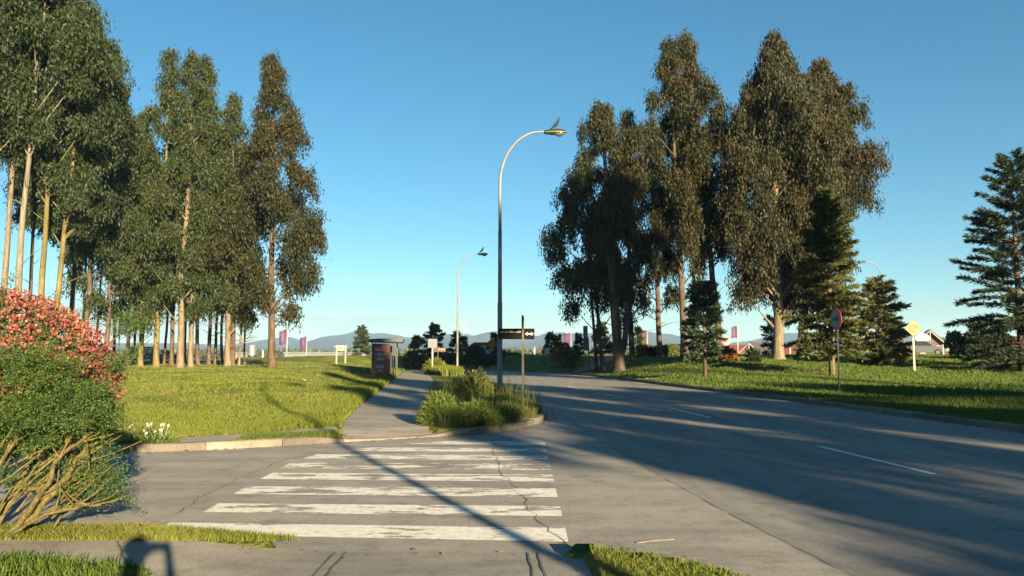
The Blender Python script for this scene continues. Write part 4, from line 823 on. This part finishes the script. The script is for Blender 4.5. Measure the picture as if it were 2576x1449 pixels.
for s_ in (-1, 1):
    mb = MB(); mb.tube([(0, 0, 7.35), (s_*.6, 0, 8.4), (s_*1.5, 0, 9.1)], .05, 6); mb.build('arm', M['white_metal'], root); mb = MB(); mb.ell((s_*1.9, 0, 9.2), (.55, .22, .12), 10, 6); mb.build('lamp_head', M['white_metal'], root, smooth=True)

# ------------------------------------------------------------------ signs
def text_mesh(body, size, mat, parent, loc, rot, name='lettering', ext=.002, bold=0):
    cu = bpy.data.curves.new('t', 'FONT'); cu.body = body; cu.size = size; cu.extrude = ext; cu.offset = bold; cu.align_x = 'CENTER'; cu.align_y = 'CENTER'
    t = link(bpy.data.objects.new('t', cu)); bpy.context.view_layer.update(); me = bpy.data.meshes.new_from_object(t.evaluated_get(bpy.context.evaluated_depsgraph_get())); bpy.data.objects.remove(t)
    o = link(bpy.data.objects.new(name, me)); me.materials.clear(); me.materials.append(M[mat]); o.parent = parent; o.location = loc; o.rotation_euler = rot; return o
x = at(1315, 985, 22).x; sg = empty('street_name_sign', (x, 22, lawnz(np.array([x]), np.array([22.]))[0]), 'black street name sign with double arrow on an olive post on the island', 'street sign')
zof = -sg.location.z
mb = MB(); mb.tube([(0, 0, -.1), (0, 0, 2.42+zof)], .03, 10); mb.box((0, -.004, 1.3), (.058, .05, 2.2)); mb.build('post', M['olive'], sg)
zc = at(1315, 839.5, 22).z+zof; xl_ = at(1254, 840, 22).x-x; xr_ = at(1344, 840, 22).x-x
mb = MB(); mb.box(((xl_+xr_)/2, .045, zc), (xr_-xl_, .012, .30)); pl = mb.build('name_plate', M['black_plate'], sg, bevel=.003)
text_mesh('SOL DE GRANADA', .070, 'cream', pl, (xl_*.5-.012, .036, zc+.055), (R(90), 0, 0), bold=.0018)
mb = MB(); a = xr_*.56; mb.prism([(a-.125, zc), (a-.05, zc+.055), (a-.05, zc+.02), (a+.05, zc+.02), (a+.05, zc+.055), (a+.125, zc), (a+.05, zc-.055), (a+.05, zc-.02), (a-.05, zc-.02), (a-.05, zc-.055)], .034, .038); mb.build('arrow', M['cream'], pl)
mb = MB(); mb.box((0, .03, (at(1315, 810, 22).z+zof)), (1.0, .014, .36), rz=R(86)); mb.build('cross_plate', M['black_plate'], sg)

def round_sign(u, vb, vc, Y, r, rz, label, group, flip=False, tilt=0, postm='dark_metal', facem='face_grey'):
    x = at(u, vb, Y).x; z0 = tz(x, Y); zc = at(u, vc, Y).z-z0; root = empty('round_sign', (x, Y, z0-.03), label, 'road sign', group, rz); mb = MB(); mb.tube([(0, .03, -.2), (0, .03, zc+r*.7)], .03, 8); mb.build('post', M[postm], root)
    A = np.linspace(0, 2*np.pi, 33)[:-1]; mb = MB(); mb.prism([(r*math.cos(t), zc+r*math.sin(t)) for t in A], -.012, -.002); dsc = mb.build('disc', M['red'], root)
    mb = MB(); mb.prism([(r*.8*math.cos(t), zc+r*.8*math.sin(t)) for t in A], -.016, -.013); mb.build('face', M[facem], dsc)
    q = r*.62; mb = MB(); mb.prism([(-q, zc-.16*r), (q*.25, zc-.16*r), (q*.25, zc-.42*r), (q, zc), (q*.25, zc+.42*r), (q*.25, zc+.16*r), (-q, zc+.16*r)], -.021, -.018); mb.build('arrow', M['black'], dsc); return root
round_sign(2109, 985, 800, 29.5, .40, R(-84), 'tall round red rimmed sign with black arrow on a dark post beside the road', 'round arrow signs')
round_sign(1828, 905, 858, 82, .42, R(5), 'small far round red rimmed sign with black arrow by the gabled houses', 'round arrow signs')
def diamond(u, vb, vc, Y, r, rz, label, swirl=True):
    x = at(u, vb, Y).x; z0 = tz(x, Y); zc = at(u, vc, Y).z-z0; root = empty('diamond_sign', (x, Y, z0-.05), label, 'road sign', 'yellow diamond signs', rz); mb = MB(); mb.box((0, .04, zc/2), (.09, .05, zc+.4)); mb.build('post', M['cream'], root)
    mb = MB(); mb.prism([(-r, zc), (0, zc-r), (r, zc), (0, zc+r)], -.012, 0); d = mb.build('plate', M['black'], root); k = r*.93; mb = MB(); mb.prism([(-k, zc), (0, zc-k), (k, zc), (0, zc+k)], -.016, -.013); mb.build('face', M['yellow'], d)
    mb = MB(); A = np.linspace(R(20), R(290), 15); mb.tube([(r*.37*math.cos(t), -.02, zc+r*.37*math.sin(t)) for t in A], r*.045, 6); t = A[0]; a0 = Vector((r*.37*math.cos(t), -.02, zc+r*.37*math.sin(t))); mb.prism([(a0.x-r*.14, a0.z+r*.02), (a0.x+r*.14, a0.z+r*.06), (a0.x+r*.02, a0.z-r*.2)], -.024, -.018); mb.build('curved_arrow', M['brown'], d); return root
diamond(2299, 897, 823, 44, .485, R(-6), 'large yellow diamond sign with curved arrow above the silver car')
diamond(1236, 905, 864, 92, .62, R(-4), 'small far yellow diamond sign among the dark shrubs')
# grey sign back and small brown plate
x = at(1087, 935, 58).x; sb = empty('bus_stop_sign', (x, 58, .05), 'grey square sign back on a pale pole beside the footpath', 'sign'); mb = MB(); zt = at(1087, 852, 58).z-.05; mb.tube([(0, 0, 0), (0, 0, zt)], .065, 10); mb.build('pole', M['white_metal'], sb, smooth=True)
mb = MB(); mb.box((-.18, -.05, zt-.33), (.3, .05, .66)); mb.box((.16, -.06, zt-.34), (.37, .05, .66)); mb.build('panel', M['grey_panel'], sb, bevel=.01)
x = at(1101, 935, 64).x; sb = empty('street_name_sign', (x, 64, .05), 'small brown street name sign right of the grey sign back', 'street sign'); mb = MB(); zt = at(1101, 874, 64).z-.05; mb.tube([(0, 0, 0), (0, 0, zt)], .035, 8); mb.build('post', M['olive'], sb); mb = MB(); mb.box((.16, -.04, zt-.2), (.95, .02, .3)); mb.build('name_plate', M['brown'], sb); mb = MB(); mb.box((.3, -.055, zt-.13), (.55, .006, .05)); mb.build('stripe', M['cream'], sb)
# tall grey panel sign
x = at(1473.5, 920, 62.5).x; sb = empty('panel_sign', (x, 62.5, tz(x, 62.5)-.05), 'tall narrow grey panel sign on two dark legs at the red dirt path', 'sign', rz=R(-8)); z0 = sb.location.z; zt = at(1473, 819, 62.5).z-z0; zb = at(1473, 882, 62.5).z-z0
mb = MB(); mb.box((-.02, 0, (zt+zb)/2+(zt-zb)*.28), (.36, .06, (zt-zb)*.43)); mb.build('upper_panel', M['grey_panel'], sb); mb = MB(); mb.box((.02, .0, zb+(zt-zb)*.285), (.37, .07, (zt-zb)*.56)); mb.build('lower_panel', M['navy'], sb)
for s_ in (-.17, .22): mb = MB(); mb.tube([(s_, 0, -.1), (s_, 0, zb+(zt-zb)*.5)], .035, 8); mb.build('leg', M['dark_metal'], sb)
# two-post signboard
x0 = at(845.5, 926, 75).x; x1 = at(868, 926, 75).x; sb = empty('signboard', ((x0+x1)/2, 75, tz((x0+x1)/2, 75)-.03), 'white panel held between two cream posts on the far left lawn', 'sign'); z0 = sb.location.z; zt = at(850, 868, 75).z-z0; hw = (x1-x0)/2
for s_ in (-1, 1): mb = MB(); mb.tube([(s_*hw, 0, 0), (s_*hw, 0, zt)], .07, 8); mb.build('post', M['cream'], sb)
mb = MB(); mb.box((.03, -.05, zt-.28), (hw*1.35, .04, .5)); pn = mb.build('panel', M['cream'], sb); mb = MB(); mb.box((-.1, -.075, zt-.26), (hw*.5, .006, .2)); mb.build('print', M['grey_panel'], pn)
mb = MB(); mb.tube([(-hw*1.7, 0, zt-.12), (hw*1.5, 0, zt-.12)], .03, 6); mb.build('crossbar', M['cream'], sb)
for u, vb, vt, Y, w_, lab in ((1380, 908, 876, 88, .95, 'small white sign on a short post left of the rusty shrub'), (1281, 905, 880, 95, .7, 'tiny white sign just right of the tall street lamp')):
    x = at(u, vb, Y).x; sb = empty('notice_sign', (x, Y, tz(x, Y)-.05), lab, 'sign', 'small white notice signs'); zt = at(u, vt, Y).z-sb.location.z; mb = MB(); mb.tube([(0, .03, 0), (0, .03, zt)], .05, 6); mb.build('post', M['olive'], sb); mb = MB(); mb.box((0, -.02, zt-.6), (w_, .04, 1.2 if Y < 90 else .8)); mb.build('panel', M['white'], sb, bevel=.02)
x = at(2321, 895, 100).x; sb = empty('shop_sign', (x, 100, tz(x, 100)-.05), 'white oval sign on a grey base behind the silver car', 'sign'); z0 = sb.location.z; zc = at(2321, 850, 100).z-z0
mb = MB(); mb.box((0, .05, (zc-.3)/2), (.75, .1, zc-.2)); mb.build('base', M['grey_panel'], sb); mb = MB(); A = np.linspace(0, 6.283, 25)[:-1]; mb.prism([(.92*math.cos(t), zc+.56*math.sin(t)) for t in A], -.08, .08); ov = mb.build('oval_board', M['white'], sb); mb = MB(); mb.prism([(-.1, zc), (.16, zc-.06), (.22, zc+.16), (.02, zc+.1)], -.09, -.082); mb.build('emblem', M['red'], ov)
# dark blue board behind the bush
x = at(308, 920, 60).x; sb = empty('blue_board', (x, 60, tz(x, 60)-.03), 'tall dark blue board on posts between the trunks left of the lawn', 'sign'); z0 = sb.location.z; zt = at(308, 790, 60).z-z0; zb = at(308, 842, 60).z-z0
mb = MB(); mb.box((0, 0, (zt+zb)/2), (.8, .12, zt-zb)); mb.build('panel', M['blue'], sb)
for s_ in (-.33, .33): mb = MB(); mb.tube([(s_, 0, 0), (s_, 0, zb+.2)], .05, 8); mb.build('post', M['dark_metal'], sb)
for u, vb, vt, Y, lab in ((2372, 893, 864, 70, 'thin pale marker post right of the silver car'), (2234, 895, 866, 66, 'pale post in front of the low spreading conifer'), (1987, 893, 872, 90, 'short white post between the two sunlit trunks'), (660, 915, 880, 180, 'thin white post right of the steel tank'), (1344, 905, 872, 140, 'thin white pole far right of the street name sign')):
    x = at(u, vb, Y).x; z0 = tz(x, Y); zt = at(u, vt, Y).z-z0; mb = MB(); mb.tube([(0, 0, -.1), (0, 0, zt*.9), (0, 0, zt)], [.075*Y/80, .07*Y/80, .045*Y/80], 10); mb.tube([(0, 0, zt*.86), (0, 0, zt*.9)], .085*Y/80, 10); o = mb.build('marker_post', M['white']); o.location = (x, Y, z0); tag(o, lab, 'post', 'pale posts')
# flags
def flag(u, vb, vt, Y, ua, va, vb2, label, seed):
    x = at(u, vb, Y).x; z0 = tz(x, Y)-.05; root = empty('flag', (x, Y, z0), label, 'flag', 'purple flags on white poles'); zt = at(u, vt, Y).z-z0; mb = MB(); mb.tube([(0, 0, 0), (0, 0, zt)], [.085, .055], 8); mb.ell((0, 0, zt), (.08, .08, .08), 8, 5); mb.build('pole', M['white_metal'], root, smooth=True)
    wd = (u-ua)*S/F*Y; z1 = at(u, va, Y).z-z0; z2 = at(u, vb2, Y).z-z0; n, m = 9, 9; vs = []; fs = []; ph = seed*1.3
    def pt(i, j, off):
        a = i/(n-1); b = j/(m-1); yy = .16*a*math.sin(a*5+b*2.2+ph)+off; return (-.06-a*wd, yy, z1+(z2-z1)*b-.22*a*(1-b)*1.2+.05*math.sin(a*6+ph))
    for off in (-.008, .008): vs += [pt(i, j, off) for j in range(m) for i in range(n)]
    for k in (0, 1): fs += [tuple(k*n*m+q for q in (j*n+i, j*n+i+1, (j+1)*n+i+1, (j+1)*n+i)) for j in range(m-1) for i in range(n-1)]
    mb = MB(); mb.add(vs, fs); cl = mb.build('cloth', M['purple'], root, smooth=True)
    mb = MB(); mb.add([Vector(pt(3.3+.9*i, 1.6+1.2*j, -.022)) for j in range(5) for i in range(3)], [(j*3+i, j*3+i+1, (j+1)*3+i+1, (j+1)*3+i) for j in range(4) for i in range(2)]); mb.build('emblem', M['flagmark'], cl)
for k, a in enumerate([(720.5, 915, 824, 110, 702, 828, 867, 'nearer left purple flag, beside the lone tall gum'), (770, 912, 842, 135, 754, 846, 881, 'second purple flag from the left, toward the bus shelter'),
    (1436, 905, 832, 135, 1417, 836, 868, 'purple flag left of the grey panel sign'), (1628, 897, 824, 125, 1614, 829, 863, 'purple flag above the long mixed hedge'), (1856, 897, 816, 118, 1841, 819, 850, 'purple flag right of the tall bare trunk, above the houses'),
    (1245.5, 905, 842, 150, 1235, 845, 866, 'tiny purple flag left of the tall street lamp')]): flag(*a, k)
# steel tank
x = at(633, 912, 190).x; tk = empty('steel_tank', (x, 190, .2), 'far upright steel tank left of the purple flags', 'tank'); h_ = at(633, 867, 190).z-.2; mb = MB(); mb.tube([(0, 0, h_*.3), (0, 0, h_*.95), (0, 0, h_)], [.95, .95, .8], 20); mb.build('drum', M['tank'], tk, smooth=False); mb = MB(); mb.tube([(0, 0, 0), (0, 0, h_*.3)], [1.0, .97], 20); mb.build('skirt', M['dark_metal'], tk)

# ------------------------------------------------------------------ bus shelter
def shelter():
    Y = 49.5; xl = at(934.5, 950, Y).x; xr = at(994, 950, Y).x; W = xr-xl; D = 3.6; z0 = .07; root = empty('bus_shelter', (xl, Y, z0), 'dark bus shelter with orange graffiti covered end panel beside the footpath', 'bus shelter', rz=R(7))
    H = at(960, 853, Y).z-z0
    mb = MB(); mb.prism([(-.38, H-.06), (-.3, H-.16), (W+.42, H-.20), (W+.5, H+.0), (W+.36, H+.1), (-.36, H+.0)], -.35, D+.35); mb.build('roof', M['dark_metal'], root, bevel=.01)
    mb = MB(); mb.box((W/2, -.3, H-.255), (W*.7, .04, .1)); 
    for (px, py) in ((0, 0), (W-.02, 0), (0, D), (W-.02, D), (W-.17, 0)): mb = MB(); mb.box((px+.02, py, (H-.2)/2), (.07, .07, H-.15)); mb.build('post', M['dark_metal'], root)
    pw = W*.77; mb = MB(); mb.box((pw/2, -.01, H*.495), (pw, .1, H*.79)); fr = mb.build('advert_case', M['dark_metal'], root, bevel=.01)
    mb = MB(); mb.box((pw*.53, -.064, H*.47), (pw*.84, .012, H*.70)); ps = mb.build('poster', M['orange'], fr)
    def scrib(name, m, lines, r):
        for l in lines:
            mb = MB(); mb.tube([(pw*(.11+.84*x_), -.074, H*(.12+.70*z_)) for x_, z_ in catmull(l, 4)], r, 5); mb.build(name, M[m], ps)
    def word(x0, z0_, w_, h_, n, seed):
        r = random.Random(seed); out = []
        for k in range(n):
            a = x0+w_*k/n; b = w_/n*.8
            out += ([(a+r.uniform(0, b*.3), z0_+h_*r.uniform(.75, 1)), (a+b*r.uniform(0, .4), z0_+h_*.05), (a+b*.5, z0_+h_*r.uniform(.4, .7)), (a+b*r.uniform(.6, 1), z0_+h_*r.uniform(.8, 1.05)), (a+b*r.uniform(.6, 1), z0_+h_*r.uniform(-.1, .1))])
        return [out]
    scrib('graffiti', 'graff_w', word(.12, .83, .35, .09, 4, 1)+word(.2, .62, .45, .16, 3, 2)+word(.18, .48, .5, .12, 4, 3)+word(.15, .2, .5, .14, 5, 4)+word(.3, .08, .3, .08, 2, 5)+[[(.62, .68), (.78, .72), (.95, .71)], [(.05, .7), (.3, .74), (.5, .78)]], .013)
    scrib('graffiti', 'graff_d', word(.16, .6, .5, .2, 3, 6)+word(.1, .22, .5, .13, 3, 7)+[[(.1, .43), (.4, .4), (.55, .42)]], .012)
    mb = MB(); mb.box((.0, D/2, H*.5), (.03, D-.15, H*.7)); mb.build('back_panel', M['glass'], root); mb = MB(); mb.box((pw/2, D, H*.5), (pw, .03, H*.7)); mb.build('far_panel', M['glass'], root)
    mb = MB(); mb.box((.32, D/2, .45), (.36, D*.6, .05)); [mb.box((.32, yy, .22), (.06, .06, .44)) for yy in (D*.3, D*.7)]; mb.build('bench', M['dark_metal'], root)
shelter()

# ------------------------------------------------------------------ far buildings and cars
def house(u, Y, w_, h_, d_, wallm, roofm, label, rz=0, truss=True, vb=890):
    x = at(u, vb, Y).x; z0 = tz(x, Y)-.1; root = empty('house', (x, Y, z0), label, 'house', 'houses beyond the right bank', rz); e_ = h_*.38
    mb = MB(); mb.prism([(-w_/2, 0), (w_/2, 0), (w_/2, e_), (0, h_-.15), (-w_/2, e_)], 0, d_); mb.build('wall', M[wallm], root)
    mb = MB(); o_ = .5
    for s_ in (-1, 1): mb.prism([(s_*(w_/2+o_), e_-o_*.9), (0, h_), (0, h_+.22), (s_*(w_/2+o_), e_-o_*.9+.22)], -.5, d_+.5)
    mb.build('roof', M[roofm], root)
    if truss:
        mb = MB(); mb.tube([(-w_/2, -.52, e_-.1), (0, -.52, h_-.1), (w_/2, -.52, e_-.1)], .12, 4); mb.tube([(-w_*.3, -.52, h_*.6), (w_*.3, -.52, h_*.6)], .1, 4); mb.tube([(0, -.52, h_*.6), (0, -.52, h_-.2)], .1, 4); mb.build('gable_trim', M['wallw'], root)
    for k in (-1, 1):
        mb = MB(); mb.box((k*w_*.2, -.03, e_*.55), (w_*.2, .1, e_*.5)); wn = mb.build('window', M['glass'], root); mb = MB(); mb.box((k*w_*.2, -.05, e_*.82), (w_*.24, .14, .1)); mb.box((k*w_*.2, -.05, e_*.28), (w_*.24, .14, .1)); mb.build('frame', M['wallw'], wn)
    return root
house(1885, 150, 7.0, 5.3, 16, 'timber', 'roofdark', 'far gabled orange timber house with dark roof right of the purple flag', R(-28))
house(1782, 165, 7, 5.2, 14, 'timber', 'roofdark', 'far orange timber gable behind the small pine', R(20))
house(1942, 175, 12, 5.0, 9, 'timber', 'roofred', 'far low house with reddish roof left of the sunlit peeling trunk', R(80), False)
house(2005, 185, 12, 4.9, 8, 'wallw', 'roofred', 'far low pale house between the two sunlit trunks', R(80), False)
house(2340, 128, 8.0, 6.4, 11, 'timber', 'roofdark', 'orange gabled house with dark roof behind the silver car', R(-25))
for u, Y, w_, lab in ((795, 230, 17, 'far long white shed below the mountains right of the purple flags'), (875, 250, 12, 'far small white shed left of the lone far conifer'), (604, 220, 6, 'far small white hut beside the steel tank')):
    x = at(u, 900, Y).x; root = empty('shed', (x, Y, .3), lab, 'shed', 'far white sheds'); mb = MB(); mb.box((0, 0, .7), (w_, 6, 1.4)); mb.build('wall', M['grey_panel'], root); mb = MB(); mb.prism([(-w_/2-.3, 1.4), (w_/2+.3, 1.4), (w_/2, 1.8), (-w_/2, 1.8)], -3.4, 3.4); mb.build('roof', M['grey_panel'], root)
x = at(1213, 905, 130).x; root = empty('house', (x, 130, tz(x, 130)), 'far small white house behind the low dark shrub', 'house', 'houses beyond the right bank'); mb = MB(); mb.box((0, 0, 2.0), (3.4, 5, 4.2)); mb.build('wall', M['wallw'], root); mb = MB(); mb.prism([(-1.9, 4.05), (1.9, 4.05), (1.2, 4.5), (-1.2, 4.5)], -2.8, 2.8); mb.build('roof', M['roofred'], root)
def car(u, Y, rz, paint, label, van=False, vb=893, zoff=0):
    x = at(u, vb, Y).x; root = empty('parked_car', (x, Y, tz(x, Y)+zoff), label, 'car', 'parked cars', rz); L_ = 4.1; W_ = 1.7; mb = MB(); hb = .85
    mb.prism([(-L_/2, .35), (-L_/2+.1, .28), (L_/2-.1, .28), (L_/2, .4), (L_/2-.05, .72), (L_/2-.9, .9), (-L_/2+.1, .92), (-L_/2, .75)], -W_/2, W_/2)
    cab = [(-L_/2+.12, .9), (L_/2-1.0, .88), (L_/2-1.65, 1.42), (-L_/2+.65, 1.46)] if not van else [(-L_/2+.02, .9), (L_/2-.7, .88), (L_/2-1.2, 1.8), (-L_/2+.1, 1.85)]
    mb.prism(cab, -W_/2+.1, W_/2-.1); mb.build('body', M[paint], root, bevel=.06)
    ct = (sum(p[0] for p in cab)/4, sum(p[1] for p in cab)/4+.02); win = [(ct[0]+(p[0]-ct[0])*.86, ct[1]+(p[1]-ct[1])*.72) for p in cab]
    for s_ in (-1, 1): mb = MB(); mb.prism(win, s_*(W_/2-.085)-.01, s_*(W_/2-.085)+.01); mb.build('side_window', M['glass'], root)
    a, b = Vector((cab[1][0], 0, cab[1][1])), Vector((cab[2][0], 0, cab[2][1])); nn = Vector((b.z-a.z, 0, a.x-b.x)).normalized()*.012; mb = MB(); pa, pb = a.lerp(b, .12)+nn, a.lerp(b, .9)+nn; mb.add([pa+Vector((0, -.65, 0)), pa+Vector((0, .65, 0)), pb+Vector((0, .58, 0)), pb+Vector((0, -.58, 0))], [(0, 1, 2, 3)]); mb.build('windscreen', M['glass'], root)
    for s_ in (-1, 1):
        for xx in (-1.25, 1.25):
            mb = MB(); mb.tube([(xx, s_*(W_/2-.2), .31), (xx, s_*(W_/2+.01), .31)], .31, 16); wh = mb.build('wheel', M['tyre'], root); mb = MB(); mb.tube([(xx, s_*(W_/2), .31), (xx, s_*(W_/2+.025), .31)], .19, 12); mb.build('rim', M['steel'], wh)
        mb = MB(); mb.ell((L_/2-.04, s_*.6, .62), (.06, .16, .09), 8, 5); mb.build('headlight', M['white'], root)
car(2326, 78, R(-35), 'carsilver', 'silver car parked below the yellow diamond sign')
car(375, 95, R(10), 'cardark', 'dark van parked behind the twin yellowish trunk', True, 912); car(412, 98, R(25), 'carred', 'red car parked behind the mossy trunk', False, 912)

# ------------------------------------------------------------------ the photographer, whose shadow lies on the verge
def photographer():
    root = empty('person', (0.0, -.52, tz(0, -.5)+.05), 'standing person in dark clothes holding up a phone with both hands', 'person'); zb = -root.location.z
    V = [(0, 0, .98+zb), (0, .0, 1.15+zb), (0, -.01, 1.34+zb), (0, .0, 1.46+zb), (0, .03, 1.53+zb), (0, .05, 1.62+zb), (0, .055, 1.70+zb), (0, .05, 1.755+zb)]; Rr = [(.16, .11), (.145, .10), (.17, .11), (.12, .08), (.055, .055), (.078, .092), (.08, .098), (.05, .06)]; E = [(i, i+1) for i in range(7)]
    for s_ in (-1, 1):
        b = len(V); V += [(s_*.17, 0, 1.42+zb), (s_*.26, .10, 1.22+zb), (s_*.16, .30, 1.42+zb), (s_*.085, .425, 1.575+zb)]; Rr += [(.06, .06), (.046, .046), (.038, .038), (.028, .03)]; E += [(3, b), (b, b+1), (b+1, b+2), (b+2, b+3)]
        h0 = b+3; fb = len(V); V += [(s_*.078, .45, 1.60+zb)]; Rr += [(.034, .022)]; E += [(h0, fb)]
        for k in range(4):
            c = len(V); V += [(s_*(.072), .472+.0, 1.575+zb+k*.021), (s_*(.05), .49, 1.577+zb+k*.021), (s_*(.032-.004*abs(k-1)), .488, 1.578+zb+k*.021)]; Rr += [(.009, .009), (.0085, .0085), (.007, .007)]; E += [(fb, c), (c, c+1), (c+1, c+2)]
        c = len(V); V += [(s_*.062, .44, 1.57+zb), (s_*.045, .452, 1.565+zb)]; Rr += [(.011, .011), (.009, .009)]; E += [(fb, c), (c, c+1)]
        b = len(V); V += [(s_*.1, 0, .9+zb), (s_*.12, .02, .5+zb), (s_*.12, -.02, .1+zb), (s_*.14, .14, .06+zb)]; Rr += [(.095, .1), (.065, .07), (.045, .05), (.04, .035)]; E += [(0, b), (b, b+1), (b+1, b+2), (b+2, b+3)]
    me = bpy.data.meshes.new('body'); me.from_pydata(V, E, []); o = link(bpy.data.objects.new('body', me)); o.parent = root; o.modifiers.new('s', 'SKIN'); sv = me.skin_vertices[0].data
    for i, r in enumerate(Rr): sv[i].radius = r; sv[i].use_root = (i == 0)
    ss = o.modifiers.new('u', 'SUBSURF'); ss.levels = 2; ss.render_levels = 2; me.materials.append(M['jacket'])
    mb = MB(); mb.ell((0, .035, 1.70+zb), (.098, .115, .10), 14, 8, -.25, 1); mb.build('hair', M['hair'], root, smooth=True)
    mb = MB(); mb.ell((0, .13, 1.645+zb), (.055, .03, .075), 12, 8); mb.ell((0, .163, 1.64+zb), (.012, .016, .02), 8, 5); mb.build('face', M['skin'], root, smooth=True)
    mb = MB(); mb.box((0, .487, 1.605+zb), (.145, .009, .07)); ph = mb.build('phone', M['black'], None, bevel=.004); ph.location = root.location; tag(ph, 'thin black phone held sideways in both hands', 'phone')
photographer()

# ------------------------------------------------------------------ haze
hz = MB(); hz.box((0, 1700, 64), (9600, 4400, 135)); ho = hz.build('haze', M['white']); ho.data.materials.clear(); hm = bpy.data.materials.new('haze_air'); hm.use_nodes = True; t = hm.node_tree; t.nodes.remove(t.nodes['Principled BSDF'])
pv = t.nodes.new('ShaderNodeVolumePrincipled'); pv.inputs['Color'].default_value = (.44, .69, 1, 1); pv.inputs['Density'].default_value = .00016; pv.inputs['Anisotropy'].default_value = .0; t.links.new(pv.outputs[0], t.nodes['Material Output'].inputs['Volume'])
ho.data.materials.append(hm); tag(ho, 'thin blue haze in the air over the plain', 'haze', None, 'stuff')
